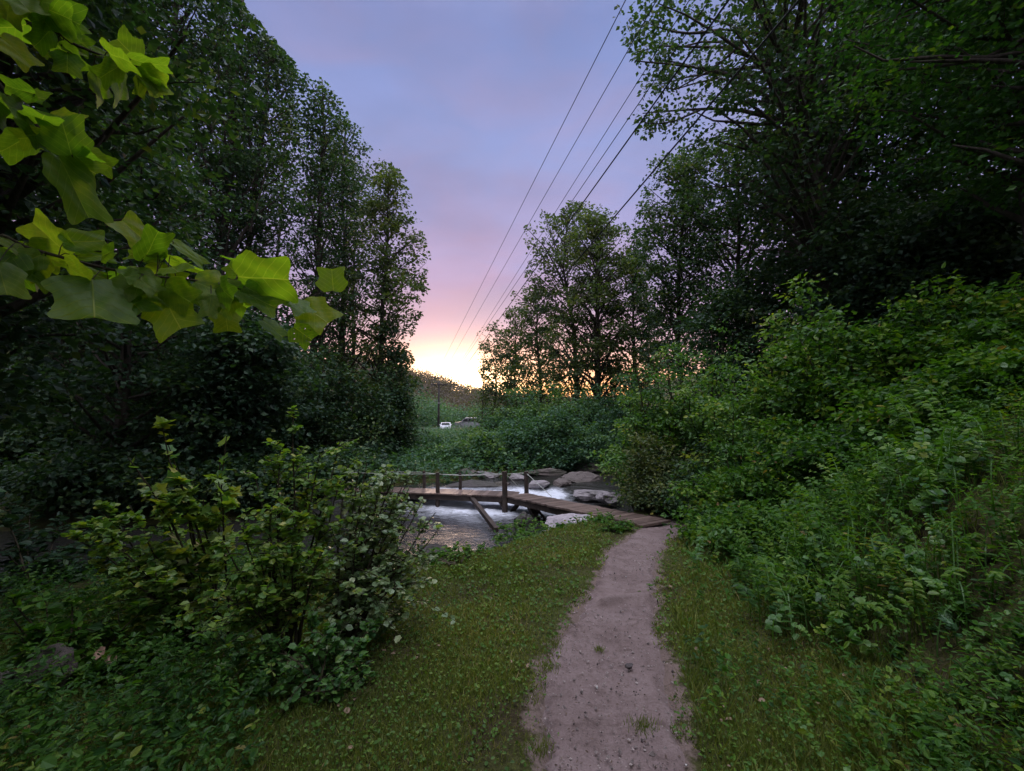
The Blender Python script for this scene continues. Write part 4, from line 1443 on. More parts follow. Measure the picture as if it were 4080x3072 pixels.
# ------------------------------------------------------------------ shrubs on the near hillside
G_SLOPE = "shrubs on the slope beside the trail"
for i, (px_, Y_, tp_, R_, ls_, mat_, t0_, lab) in enumerate([
        (654, 9.9, 440, 0.95, 0.075, M_TREE2, 0.62, "pale leaved bush crowding the inner end of the bridge ramp"),
        (638, 11.2, 388, 1.0, 0.09, M_BUSH, 0.38, "layered green shrub rising behind the pale leaved bush"),
        (672, 11.0, 352, 1.3, 0.09, M_BUSH, 0.40, "tallest green shrub above the trail's end, under the pink gap"),
        (706, 10.4, 345, 1.4, 0.09, M_BUSH, 0.36, "rounded green shrub uphill of the tallest one"),
        (688, 9.5, 478, 0.55, 0.07, M_TREE, 0.45, "small dark bush at the corner where trail meets ramp"),
        (700, 8.9, 455, 0.9, 0.08, M_TREE, 0.5, "shaded shrub just above the far end of the trail"),
        (738, 8.6, 362, 1.1, 0.085, M_BUSH, 0.42, "shrub with bright tips midway up the slope"),
        (772, 8.4, 318, 0.9, 0.10, M_BUSH, 0.47, "bright yellow green shrub against the dark wood"),
        (800, 8.0, 296, 0.7, 0.10, M_BUSH, 0.47, "small bright sapling shrub highest against the dark wood"),
        (742, 7.4, 452, 0.8, 0.08, M_WEED, 0.38, "shrub with drooping sprays over the dark hollow"),
        (790, 7.0, 420, 0.9, 0.085, M_WEED, 0.33, "wide weedy shrub in the middle of the slope"),
        (840, 7.2, 330, 0.9, 0.09, M_WEED, 0.38, "weedy shrub above the middle of the slope"),
        (888, 6.8, 312, 0.9, 0.09, M_WEED, 0.38, "weedy shrub under the overhanging sprays"),
        (945, 6.4, 296, 0.9, 0.09, M_WEED, 0.43, "yellowish weedy shrub below the black wood"),
        (1005, 6.0, 278, 0.9, 0.09, M_WEED, 0.48, "bright weedy shrub at the picture edge below the black wood"),
        (728, 6.8, 515, 0.6, 0.075, M_WEED, 0.28, "low shrub beside the trail where it bends"),
        (850, 5.8, 440, 0.75, 0.08, M_WEED, 0.30, "dense weedy shrub centred on the slope"),
        (930, 5.2, 420, 0.75, 0.085, M_WEED, 0.38, "weedy shrub on the slope near the picture edge"),
        (760, 5.6, 530, 0.5, 0.07, M_WEED, 0.33, "low leafy shrub on the slope just above the trail edge"),
        (1010, 4.6, 440, 0.7, 0.08, M_WEED, 0.38, "leafy shrub on the slope cut by the picture edge")]):
    b = P(px_, tp_, Y_)
    h_ = max(0.55, b[2] - float(H(b[0], Y_)))
    shrub(lab, (b[0], Y_), R_, h_, 24, 58, ls_ * 0.95, 0.145, 130 + i, mat_, t0_, tpl=T6, group=G_SLOPE, flat=0.42)


# ------------------------------------------------------------------ near shrubs left of the trail
def shoot_shrub(label, name, base_px, tips, Y, leaf, tpl, mat, tint0, per, seed, spread=0.35, droop=0.25, cat="shrub", twigs=6, width=1.0, group=None):
    rng = np.random.default_rng(seed)
    g = ground_at_pixel(*base_px)
    base = np.array([g[0], g[1], g[2] - 0.03])
    root = empty(name, base, label, cat, group)
    wood, fol = MB(), MB()
    C, Dd, Nn, Tt = [], [], [], []

    def leafy(p0, p1, n, t0=0.1):
        ax_ = p1 - p0
        for k in range(n):
            s = t0 + (1 - t0) * (k + rng.uniform(0, 1)) / n
            a = k * 2.4 + rng.normal(0, 0.5)
            side = np.array([math.cos(a), math.sin(a), rng.normal(0.15, 0.3)])
            C.append(p0 + ax_ * min(s, 1))
            Dd.append(side + 0.5 * norm(ax_) - np.array([0, 0, droop]))
            Nn.append(np.array([0, 0, 1.0]) + rng.normal(size=3) * 0.45)
            Tt.append(tint0 + rng.normal(0, 0.17))

    for i, (tx, ty, dY) in enumerate(tips):
        tip = P(tx, ty, Y + dY)
        ss = np.linspace(0, 1, 7)
        st = base + np.array([rng.normal(0, 0.05), rng.normal(0, 0.05), 0])
        pl = st + (tip - st) * ss[:, None]
        pl[:, 0] = st[0] + (tip[0] - st[0]) * ss ** 1.25
        pl[:, 1] = st[1] + (tip[1] - st[1]) * ss ** 1.25
        pl += rng.normal(0, 0.012, pl.shape) * ss[:, None]
        pl[:, 2] = np.maximum(pl[:, 2], H(pl[:, 0], pl[:, 1]) + 0.02)
        tube(wood, pl, 0.011 * (1 - 0.8 * ss) + 0.0015, 5, cap=False)
        leafy(pl[4], pl[6], int(per * 0.6), 0.0)
        L = np.linalg.norm(tip - st)
        for k in range(twigs):
            s = rng.uniform(0.34, 1.0)
            p0 = np.array([np.interp(s, ss, pl[:, c]) for c in range(3)])
            o = rng.normal(size=3) * np.array([1, 1, 0.55]) * spread * (1.15 - s) + np.array([0, 0, 0.05])
            p1 = p0 + o
            p1[2] = max(p1[2], float(H(p1[0], p1[1])) + 0.05)
            tube(wood, [p0, (p0 + p1) / 2 + np.array([0, 0, 0.02]), p1], [0.004, 0.003, 0.0015], 4, cap=False)
            leafy(p0, p1, per)
    wood.build("stem", M_STEM, root, smooth=True, loc=base)
    n = len(C)
    leaves(fol, np.array(C), np.array(Dd), np.array(Nn), leaf * rng.uniform(0.55, 1.25, n), tpl, np.array(Tt), width)
    fol.build("foliage", mat, root, loc=base)
    return root


G_NEAR = "shrubs left of the trail"
shoot_shrub("lobed leaf sapling with three tall shoots rising above the yellow green shrub", "tulip_sapling", (215, 640),
            [(160, 424, 0), (172, 446, .1), (224, 436, .1), (218, 460, .2), (128, 458, 0), (142, 474, .2), (222, 482, -.1), (180, 480, 0), (200, 500, .1), (160, 505, -.1)], 3.3, 0.088, TL, M_BUSH, 0.74, 13, 201, 0.15, twigs=4, group=G_NEAR, width=1.0)
shoot_shrub("dense small leaved shrub with one tall shoot, in the middle of the shrub clump", "shrub", (285, 668),
            [(291, 412, 0), (283, 440, .1), (340, 442, .2), (325, 452, -.1), (272, 462, .1), (310, 470, 0), (255, 478, .2), (345, 470, .3), (268, 505, -.3), (300, 510, -.4), (240, 520, -.2), (330, 505, .0), (225, 545, -.3), (290, 545, -.5), (262, 560, -.5), (320, 545, -.3), (210, 585, -.5), (245, 600, -.6)], 3.3, 0.049, T6W, M_BUSH, 0.66, 14, 202, 0.34, twigs=14, group=G_NEAR)
shoot_shrub("silvery round leaved shrub nearest the bridge and stream", "shrub", (338, 655),
            [(345, 462, .3), (366, 462, .2), (398, 468, .3), (380, 484, .5), (396, 484, .6), (362, 486, .5), (408, 478, .6), (388, 500, .5), (372, 478, .3), (410, 490, .4), (424, 500, .4), (358, 470, 0), (388, 470, .2), (404, 482, .2), (350, 485, .3), (415, 505, .3), (438, 512, .3), (376, 500, 0), (395, 520, .1), (425, 545, .3), (440, 530, .4), (432, 560, .4), (400, 545, .4), (360, 530, -.2), (385, 560, 0), (405, 580, 0), (340, 560, -.3), (405, 610, .2)], 3.4, 0.046, T6W, M_PALE, 0.66, 13, 203, 0.30, twigs=12, group=G_NEAR, width=1.15)
shoot_shrub("spreading yellow green shrub reaching furthest from the trail", "shrub", (190, 640),
            [(82, 522, 0), (78, 540, .2), (100, 508, .2), (130, 506, .3), (165, 512, .3), (110, 535, -.1), (145, 540, -.2), (90, 560, 0), (185, 540, .3), (200, 525, .4), (120, 570, -.3), (160, 580, -.4), (200, 575, -.2), (225, 560, -.1)], 3.4, 0.054, T6W, M_BUSH, 0.68, 18, 204, 0.28, twigs=13, group=G_NEAR)
shoot_shrub("low dark shrub at the foot of the clump beside the lawn", "shrub", (320, 700),
            [(270, 640, 0), (300, 650, -.1), (330, 640, .1), (352, 650, .2), (370, 660, .2), (285, 680, -.1), (340, 690, -.1), (365, 690, .1), (250, 690, -.1), (310, 620, .2), (375, 630, .3), (235, 650, 0)], 2.75, 0.046, T6W, M_BUSH, 0.32, 13, 205, 0.22, twigs=6, group=G_NEAR)
shoot_shrub("straggling dark shrub at the picture edge above the mossy boulder", "shrub", (70, 690),
            [(10, 600, 0), (40, 608, .1), (75, 600, .2), (110, 620, .2), (140, 612, .2), (20, 640, -.1), (60, 645, 0), (160, 640, .1), (120, 655, 0), (180, 620, .3), (10, 620, 0)], 2.9, 0.075, T6, M_WEED, 0.42, 12, 206, 0.28, twigs=5, group=G_NEAR)
shoot_shrub("dark leafy shrub on the near bank at the picture edge", "shrub", (40, 590), [(0, 500, 0), (30, 510, .2), (60, 520, .3), (90, 540, .2), (10, 545, -.2), (50, 550, -.1), (110, 560, .2), (80, 570, 0), (-40, 520, 0)], 5.4, 0.10, T6, M_TREE, 0.40, 14, 212, 0.55, twigs=9, group=G_NEAR)
shoot_shrub("thin bush at the stream edge under the bridge's middle post", "shrub", (520, 541),
            [(500, 528, 0), (512, 522, .2), (525, 520, .2), (538, 522, .2), (548, 528, .1), (520, 535, -.1), (500, 538, 0), (535, 536, -.1), (490, 541, 0)], 8.3, 0.075, T6, M_WEED, 0.42, 9, 207, 0.38, twigs=9, group="shrubs on the stream bank")
shoot_shrub("leafy bush against the near side of the bridge ramp", "shrub", (615, 532),
            [(600, 520, .1), (612, 517, .1), (624, 520, .1), (634, 525, .0), (604, 529, -.1), (620, 529, -.1)], 7.9, 0.07, T6, M_WEED, 0.42, 9, 208, 0.30, twigs=8, group="shrubs on the stream bank")
shoot_shrub("weedy bush on the bank between the lawn and the shore rocks", "shrub", (452, 566),
            [(425, 565, 0), (440, 556, .1), (455, 550, .2), (470, 548, .3), (485, 545, .3), (435, 575, -.1), (460, 565, 0), (415, 580, -.1), (420, 595, -.2)], 6.1, 0.07, T6, M_WEED, 0.45, 8, 209, 0.30, twigs=6, group="shrubs on the stream bank")


# ------------------------------------------------------------------ weeds, lawn, leaf litter
def scatter(n, x0, x1, y0, y1, rng, dens=None):
    """points on the ground, denser close to the camera (pixel-even)"""
    y = np.exp(rng.uniform(math.log(y0), math.log(y1), n))
    x = rng.uniform(x0, x1, n)
    return x, y


rng = np.random.default_rng(300)
# lawn between shrubs and trail, and the trampled verge on its other side
n = 420000
y = np.exp(rng.uniform(math.log(1.15), math.log(9.6), n))
x = rng.uniform(-1.25, 1.15, n) * (y * 0.95 + 0.8)
sd, hw = stream_dist(x, y)
s_r = x - np.interp(y, XR_Y, XR_X)
l, r = path_edges(y)
dpath = np.where(x < (l + r) / 2, l - x, x - r)
ok = (~on_path(x, y, 0.02 + 0.22 * np.clip(vnoise(x, y, 6.0, 43) + 0.5 * vnoise(x, y, 19.0, 44), -0.25, 0.7))) & (sd > hw + 0.45) & (s_r < 0.9) & (x > -4.5)
patch = vnoise(x, y, 3.2, 41) + 0.5 * vnoise(x, y, 9.0, 42)
ok &= rng.uniform(size=n) < np.clip(0.60 + 0.55 * patch + 0.6 * dpath, 0.14, 1)
ok &= (y < PATH_END + 0.3) | (x < np.interp(y, [8, 10], [2.2, 1.0])) | (x > 3.2)
x, y, patch, dpath = x[ok], y[ok], patch[ok], dpath[ok]
z = H(x, y)
k = rng.uniform(size=len(x))
mb = MB()
isb = k < 0.87
xb, yb, zb = x[isb], y[isb], z[isb]
nb = len(xb)
d = rng.normal(size=(nb, 3)) * 0.55
d[:, 2] = np.abs(d[:, 2]) * 0.5 + 0.75
nr = rng.normal(size=(nb, 3))
nr[:, 2] *= 0.2
hgt = rng.uniform(0.018, 0.060, nb) * (1 + 0.8 * np.clip(patch[isb], -0.6, 1.2)) * np.clip(0.65 + 0.35 * dpath[isb] / 0.3, 0.5, 1.15)
wid = 0.0045 * np.clip(yb / 2.2, 0.8, 3.0) / hgt
leaves(mb, np.stack([xb, yb, zb - 0.004], -1), d, nr, hgt, TB, np.clip(0.45 + 0.35 * vnoise(xb, yb, 2.3, 45) + rng.normal(0, 0.22, nb), 0, 1), wid)
tag(mb.build("lawn_grass", M_GRASS), kind="stuff")
mb = MB()
ic = ~isb
xc, yc, zc = x[ic], y[ic], z[ic]
nc_ = len(xc)
a = rng.uniform(0, 6.283, nc_)
d = np.stack([np.cos(a), np.sin(a), rng.uniform(-0.1, 0.7, nc_)], -1)
nr = rng.normal(size=(nc_, 3)) * 0.45
nr[:, 2] += 1.0
leaves(mb, np.stack([xc, yc, zc + rng.uniform(0.008, 0.05, nc_)], -1), d, nr, rng.uniform(0.008, 0.028, nc_) * np.clip(yc / 3.0, 0.9, 1.8), T6W, 0.42 + 0.25 * patch[ic] + rng.normal(0, 0.14, nc_))
tag(mb.build("lawn_clover", M_CLOVER), kind="stuff")


def weed_field(name, mask, n, xr, yr, hmin, hmax, leaf, tint0, mat, seed, tpl=T6, nleaf=9):
    rng = np.random.default_rng(seed)
    y = np.exp(rng.uniform(math.log(yr[0]), math.log(yr[1]), n))
    x = rng.uniform(xr[0], xr[1], n) * (y * 0.5 + 0.9)
    m = mask(x, y)
    x, y = x[m], y[m]
    z = H(x, y)
    n = len(x)
    pt = np.clip(vnoise(x, y, 2.4, seed + 1) + 0.6 * vnoise(x, y, 6.0, seed + 2), -0.9, 1.2)
    cut = rng.uniform(size=n) < np.clip(0.50 + 1.0 * pt, 0.05, 1)
    x, y, z, pt = x[cut], y[cut], z[cut], pt[cut]
    n = len(x)
    h = rng.uniform(hmin, hmax, n) * (1 + 0.85 * pt)
    ln = rng.normal(0, 0.22, (n, 2)) * h[:, None]
    k = nleaf
    s = (np.arange(k) + 0.6) / k
    s = np.clip(0.30 + 0.70 * s[None] + rng.normal(0, 0.06, (n, k)), 0.05, 1.02)
    C = np.stack([x[:, None] + ln[:, :1] * s ** 1.5, y[:, None] + ln[:, 1:] * s ** 1.5, z[:, None] + h[:, None] * s], -1).reshape(-1, 3)
    a = (np.arange(k)[None] * 2.4 + rng.uniform(0, 6.28, (n, 1)) + rng.normal(0, 0.4, (n, k))).ravel()
    d = np.stack([np.cos(a), np.sin(a), rng.normal(0.05, 0.35, n * k)], -1)
    nr = rng.normal(size=(n * k, 3)) * 0.42
    nr[:, 2] += 1
    sz = np.repeat(leaf * rng.uniform(0.7, 1.4, n), k) * rng.uniform(0.6, 1.2, n * k) * np.clip(np.repeat(y, k) / 4.0, 0.9, 1.7)
    ti = np.repeat(tint0 + 0.30 * vnoise(x, y, 3.5, seed + 3) + rng.normal(0, 0.17, n), k) + rng.normal(0, 0.12, n * k)
    mb = MB()
    leaves(mb, C, d, nr, sz, tpl, ti, np.repeat(rng.choice([0.35, 0.55, 0.9, 1.2], n), k))
    return tag(mb.build(name, mat), kind="stuff")


def slope_mask(x, y):
    s_r = x - np.interp(y, XR_Y, XR_X)
    sd, hw = stream_dist(x, y)
    return (s_r > -0.2) & (sd > hw + 0.8) & (~on_path(x, y, -0.12)) & (RNG.uniform(size=x.shape) < 0.10 + 0.9 * sstep(0.1, 1.1, s_r))


weed_field("hillside_weeds", slope_mask, 42000, (0.1, 3.6), (1.2, 13.0), 0.05, 0.30, 0.036, 0.36, M_WEED, 310)


def arching_weeds(name, mask, n, xr, yr, hr, leaf, wid, tint0, mat, seed, k=16, tpl=T6):
    """stems that rise and bow over, leaves in two rows along the upper part"""
    rng = np.random.default_rng(seed)
    y = np.exp(rng.uniform(math.log(yr[0]), math.log(yr[1]), n))
    x = rng.uniform(xr[0], xr[1], n) * (y * 0.5 + 0.9)
    cl_ = vnoise(x, y, 2.0, seed + 1) + 0.8 * vnoise(x, y, 5.0, seed + 2)
    m = mask(x, y) & (rng.uniform(size=n) < np.clip(0.35 + 1.3 * cl_, 0.0, 1))
    x, y, cl_ = x[m], y[m], cl_[m]
    n = len(x)
    h = rng.uniform(hr[0], hr[1], n) * np.clip(1 + 0.5 * cl_, 0.5, 1.6)
    a = rng.uniform(0, 6.283, n)
    h = h * np.clip(y / 3.6, 0.42, 1.0)
    bow = rng.uniform(0.15, 0.75, n) * h
    z = H(x, y)
    s = 0.30 + 0.70 * (np.arange(k)[None] + rng.uniform(0, 0.8, (n, k))) / k
    dirx, diry = np.cos(a)[:, None], np.sin(a)[:, None]
    hor = bow[:, None] * s ** 2.2
    ver = h[:, None] * (s - 0.22 * s ** 4)
    C = np.stack([x[:, None] + dirx * hor, y[:, None] + diry * hor, z[:, None] + ver], -1)
    side = np.where(np.arange(k) % 2 == 0, 1.0, -1.0)[None]
    fw = 0.55
    d = np.stack([-diry * side + fw * dirx, dirx * side + fw * diry, np.zeros((n, k)) + 0.15 - 0.5 * s], -1) + rng.normal(0, 0.28, (n, k, 3))
    nr = np.stack([dirx * 0.5 * s, diry * 0.5 * s, np.ones((n, k))], -1) + rng.normal(0, 0.25, (n, k, 3))
    sz = leaf * rng.uniform(0.6, 1.35, n)[:, None] * (1.15 - 0.5 * s) * np.clip(y / 4.5, 0.45, 1.5)[:, None]
    ti = tint0 + rng.normal(0, 0.16, n)[:, None] + 0.18 * (vnoise(x, y, 3.0, seed + 3))[:, None] + rng.normal(0, 0.09, (n, k))
    mb = MB()
    leaves(mb, C.reshape(-1, 3), d.reshape(-1, 3), nr.reshape(-1, 3), sz.ravel(), tpl, ti.ravel(), np.repeat(wid * rng.uniform(0.7, 1.3, n), k))
    ss = np.linspace(0, 1, 6)[None]                     # thin stalks
    hor = bow[:, None] * ss ** 2.2
    ver = h[:, None] * (ss - 0.22 * ss ** 4)
    S = np.stack([x[:, None] + dirx * hor, y[:, None] + diry * hor, z[:, None] + ver], -1)
    w = 0.0035
    Lf = S + np.stack([-diry * w, dirx * w, 0 * dirx], -1)
    Rt = S - np.stack([-diry * w, dirx * w, 0 * dirx], -1)
    V = np.stack([Lf, Rt], 2).reshape(-1, 3)
    base = (np.arange(n) * 12)[:, None] + (np.arange(5) * 2)[None]
    F = np.stack([base, base + 1, base + 3, base + 2], -1).reshape(-1, 4)
    mb.add(V, [F], 0.35)
    return tag(mb.build(name, mat), kind="stuff")


arching_weeds("arching_weeds", slope_mask, 9000, (0.1, 3.5), (1.5, 13.0), (0.25, 0.75), 0.085, 0.75, 0.50, M_WEED, 311)
arching_weeds("broad_leaved_weeds", slope_mask, 4200, (0.1, 3.5), (1.7, 13.0), (0.18, 0.55), 0.085, 1.2, 0.42, M_BUSH, 312, k=10, tpl=T6W)
arching_weeds("young_stems", slope_mask, 300, (0.2, 3.4), (4.2, 12.0), (0.45, 0.75), 0.080, 0.85, 0.46, M_BUSH, 313, k=18)


rng = np.random.default_rng(315)
n = 60000
y = np.exp(rng.uniform(math.log(1.25), math.log(7.5), n))
x = rng.uniform(0.1, 2.2, n) * (y * 0.5 + 0.9)
s_r = x - np.interp(y, XR_Y, XR_X)
ok = (s_r > -0.25) & (~on_path(x, y, -0.1)) & (rng.uniform(size=n) < np.clip(0.38 + 1.1 * vnoise(x, y, 3.1, 316), 0.02, 1) * (1 - 0.75 * sstep(0.6, 2.2, s_r)))
x, y = x[ok], y[ok]
n = len(x)
d = rng.normal(size=(n, 3)) * 0.42
d[:, 2] = 1
nr = rng.normal(size=(n, 3))
nr[:, 2] *= 0.15
hh = rng.uniform(0.035, 0.15, n) * (1 + 0.8 * vnoise(x, y, 4.5, 318))
mb = MB()
leaves(mb, np.stack([x, y, H(x, y)], -1), d, nr, hh, TB, 0.40 + 0.3 * vnoise(x, y, 2.0, 317) + rng.normal(0, 0.2, n), 0.0055 * np.clip(y / 2.2, 0.8, 2.5) / hh)
tag(mb.build("slope_grass", M_GRASS), kind="stuff")


def left_mask(x, y):
    sd, hw = stream_dist(x, y)
    px, py = proj(np.stack([x, y, H(x, y)], -1))
    return (sd > hw + 0.7) & (x < -0.62 - 0.33 * (y - 1.2) - 0.25 * vnoise(x, y, 3.0, 77) - 0.30) & (y < 7)


weed_field("shade_weeds", left_mask, 20000, (-3.2, -0.3), (1.1, 7.0), 0.10, 0.38, 0.040, 0.26, M_WEED, 330, nleaf=8)


def bank_mask(x, y):
    sd, hw = stream_dist(x, y)
    return (sd > hw + 0.05) & (sd < hw + 1.5) & (y < 11) & (x < 2.0) & (x > -7) & (RNG.uniform(size=x.shape) < 0.8)


weed_field("bank_weeds", bank_mask, 9000, (-2.2, 0.8), (4.8, 11.0), 0.05, 0.20, 0.05, 0.42, M_WEED, 340, nleaf=8)


def farbank_mask(x, y):
    sd, hw = stream_dist(x, y)
    return (sd > hw + 0.3) & (y > np.interp(x, CL[:, 0], CL[:, 1])) & (x < 12) & (x > -34)


weed_field("far_bank_undergrowth", farbank_mask, 26000, (-1.9, 0.8), (9.0, 36.0), 0.25, 0.8, 0.085, 0.36, M_BANK, 350, nleaf=8)

weed_field("field_weeds", lambda x, y: (x > -30) & (x < 14), 14000, (-0.62, 0.36), (34.0, 77.0), 0.35, 0.9, 0.075, 0.40, M_BANK, 355, nleaf=7)

rng = np.random.default_rng(358)
n = 420
y = np.exp(rng.uniform(math.log(1.3), math.log(8.0), n))
x = rng.uniform(-1.1, 1.2, n) * (y * 0.8 + 0.8)
sd, hw = stream_dist(x, y)
ok = (sd > hw + 0.6) & (~on_path(x, y, 0.0)) & (x > -0.6 - 0.33 * (y - 1.2))
x, y = x[ok], y[ok]
n = len(x)
mb = MB()
d = np.stack([rng.normal(size=n), rng.normal(size=n), rng.uniform(-0.1, 0.3, n)], -1)
nr = rng.normal(size=(n, 3)) * 0.4
nr[:, 2] += 1
leaves(mb, np.stack([x, y, H(x, y) + rng.uniform(0.015, 0.045, n)], -1), d, nr, rng.uniform(0.015, 0.045, n), T6W, rng.uniform(0, 1, n), rng.uniform(0.5, 1.0, n))
tag(mb.build("fallen_leaves", simple_mat("fallen_leaf", (0.20, 0.14, 0.09), 0.8, var=0.6, scale=3.0)), kind="stuff")

# leaf litter and twigs lying on the trail
rng = np.random.default_rng(360)
n = 700
y = np.exp(rng.uniform(math.log(1.7), math.log(7.5), n))
l, r = path_edges(y)
e = rng.beta(0.55, 0.55, n)
x = l + (r - l) * (0.02 + 0.96 * e)
mb = MB()
a = rng.uniform(0, 6.283, n)
d = np.stack([np.cos(a), np.sin(a), rng.uniform(0, 0.25, n)], -1)
nr = rng.normal(size=(n, 3)) * 0.3
nr[:, 2] += 1
leaves(mb, np.stack([x, y, H(x, y) + 0.012], -1), d, nr, rng.uniform(0.008, 0.022, n), T6, rng.uniform(0, 1, n), rng.uniform(0.3, 1.0, n))
tag(mb.build("leaf_litter", simple_mat("dry_leaf", (0.10, 0.065, 0.045), 0.8, var=0.5)), kind="stuff")

rng = np.random.default_rng(370)
n = 2600
y = np.exp(rng.uniform(math.log(1.6), math.log(7.5), n))
l, r = path_edges(y)
x = l + (r - l) * rng.uniform(-0.02, 1.02, n)
s = rng.gamma(2.0, 0.0016, n) + 0.0015
O = np.array([(1, 0, 0), (-1, 0, 0), (0, 1, 0), (0, -1, 0), (0, 0, 0.8), (0, 0, -0.8)])
V = np.stack([x, y, H(x, y) + 0.006], -1)[:, None] + s[:, None, None] * (O[None] * rng.uniform(0.6, 1.3, (n, 6, 1)))
F = np.array([[0, 2, 4], [2, 1, 4], [1, 3, 4], [3, 0, 4], [2, 0, 5], [1, 2, 5], [3, 1, 5], [0, 3, 5]])
mb = MB()
mb.add(V.reshape(-1, 3), [(F[None] + (np.arange(n) * 6)[:, None, None]).reshape(-1, 3)], np.repeat(rng.uniform(0, 1, n), 6))
tag(mb.build("gravel", wood_mat("trail_grit", (0.06, 0.048, 0.045), (0.40, 0.34, 0.32))), kind="stuff")

M_STONE = rock_mat("trail_stone", (0.10, 0.085, 0.085), 0.0)
M_QUARTZ = rock_mat("white_stone", (0.65, 0.62, 0.60), 0.0)
for i, (px_, py_, s_, mt_, lab) in enumerate([
        (629.5, 670, 0.046, M_STONE, "dark lump lying alone on the trail"),
        (622, 678, 0.010, M_QUARTZ, "tiny white pebble beside the dark lump on the trail"),
        (597, 690, 0.016, M_QUARTZ, "white pebble in the middle of the trail, nearer than the dark lump"),
        (656, 713, 0.009, M_QUARTZ, "bright white pebble on the trail's edge near the grass tuft"),
        (626, 578, 0.014, M_QUARTZ, "white pebble on the trail beyond the low step"),
        (686, 768, 0.010, M_QUARTZ, "white pebble at the bottom edge of the picture beside the trail"),
        (576, 700, 0.012, M_STONE, "small dark stone at the trail's grassy edge")]):
    g = ground_at_pixel(px_, py_)
    rock(lab, (g[0], g[1]), (s_ * 1.4, s_, s_ * 0.8), i * 0.7, 400 + i, mt_, 0.15, z=g[2] + 0.01, group="stones on the trail", name="pebble")


def tuft(label, px_, py_, n, h, rad, seed, mat=M_GRASS, tint0=0.35, wid=0.004):
    rng = np.random.default_rng(seed)
    g = ground_at_pixel(px_, py_)
    C = np.zeros((n, 3))
    C[:, :2] = g[:2] + rng.normal(0, rad, (n, 2))
    C[:, 2] = H(C[:, 0], C[:, 1]) - 0.002
    d = rng.normal(size=(n, 3)) * 0.38
    d[:, 2] = 1
    nr = rng.normal(size=(n, 3))
    nr[:, 2] *= 0.1
    hh = h * rng.uniform(0.5, 1.1, n)
    mb = MB()
    leaves(mb, C, d, nr, hh, TB, tint0 + rng.normal(0, 0.15, n), wid / hh)
    o = mb.build("grass_tuft", mat, loc=g)
    return tag(o, label, "grass tuft", "grass tufts in and beside the trail")


tuft("small green grass tuft alone in the middle of the trail", 599.5, 651, 70, 0.05, 0.018, 501)
tuft("dark grass tuft leaning in from the trail's lower edge", 644, 727, 160, 0.05, 0.045, 502)
tuft("grass tuft on the trail's grassy edge above the dark lump", 553, 645, 120, 0.06, 0.04, 503)
tuft("dark grass tuft at the trail's edge by the bottom of the picture", 538, 752, 140, 0.06, 0.04, 504)
tuft("grass tuft on the trail edge level with the dark lump", 548, 668, 110, 0.05, 0.03, 505)
tuft("tall pale grass stems standing on the slope", 876, 728, 26, 0.22, 0.035, 506, tint0=0.75, wid=0.005)
tuft("second stand of tall grass stems further up the slope", 930, 715, 16, 0.20, 0.04, 507, tint0=0.7, wid=0.005)
g = ground_at_pixel(105, 690)
mb = MB()
leaves(mb, [g + np.array([0, -0.02, 0.22]), g + np.array([0.02, -0.01, 0.21]), g + np.array([0.03, -0.02, 0.20])], [[-1, 0.2, 0.15], [0.4, 0.1, -0.9], [1, 0.1, -0.4]], [[0.1, -0.8, 0.6], [0.2, -1, 0.3], [0, -0.7, 0.7]], [0.075, 0.06, 0.05], T6W, [0.5, 0.5, 0.5], 1.2)
tag(mb.build("dead_leaf", simple_mat("tan_dead_leaf", (0.42, 0.27, 0.19), 0.7), loc=g), "curled tan dead leaf caught on the dark undergrowth beside the mossy boulder", "leaf")

# ------------------------------------------------------------------ wooded hill behind the road, hillside wood on both flanks
def wood_mass(name, pts, per, sig, ls, seed, mat=M_FAR, tint0=0.4, vs=1.0):
    rng = np.random.default_rng(seed)
    mb = MB()
    foliage_clumps(mb, pts, per, sig, ls, rng, T4, tint0, flat=vs, prune=False)
    return tag(mb.build(name, mat), kind="stuff")


rng = np.random.default_rng(600)
pts = []
for i in range(1100):
    y = rng.uniform(118, 262)
    x = rng.uniform(-0.42, 0.30) * y
    hh = rng.uniform(2.5, 6.5)
    zb = float(H(x, y))
    for k in range(5):
        f = (k + 0.5) / 5
        pts.append((x + rng.normal(0, 1.0), y + rng.normal(0, 1.0), zb + hh * f))
wood_mass("hill_wood", pts, 24, 0.95, 0.75, 601)
pts = []
for i in range(230):
    y = rng.uniform(92, 118)
    x = rng.uniform(-0.30, 0.22) * y
    hh = rng.uniform(3.0, 7.0) * (1.0 if x < -18 else 0.7) + (1.5 if x < -16 else 0)
    zb = float(H(x, y))
    for k in range(5):
        f = (k + 0.4) / 5
        pts.append((x + rng.normal(0, 0.8) * (1.2 - f), y + rng.normal(0, .8), zb + hh * f))
wood_mass("roadside_thicket", pts, 40, 0.6, 0.42, 602, M_BANK, 0.5)
pts = []
for i in range(420):
    y = rng.uniform(26, 75)
    x = -rng.uniform(0.42, 1.5) * y - 1
    hh = rng.uniform(4, 9)
    zb = float(H(x, y))
    for k in range(6):
        pts.append((x + rng.normal(0, 1.1), y + rng.normal(0, 1.1), zb + hh * (k + 0.3) / 6))
wood_mass("hillside_wood", pts, 34, 0.9, 0.40, 603, M_TREE, 0.38)
pts = []
for i in range(360):
    y = rng.uniform(13, 55)
    x = rng.uniform(0.72, 1.9) * y + 1
    hh = rng.uniform(5, 13)
    zb = float(H(x, y))
    for k in range(6):
        pts.append((x + rng.normal(0, 0.9), y + rng.normal(0, 0.9), zb + hh * (k + 0.3) / 6))
wood_mass("hillside_wood", pts, 40, 0.75, 0.30, 604, M_TREE, 0.38)
pts = []
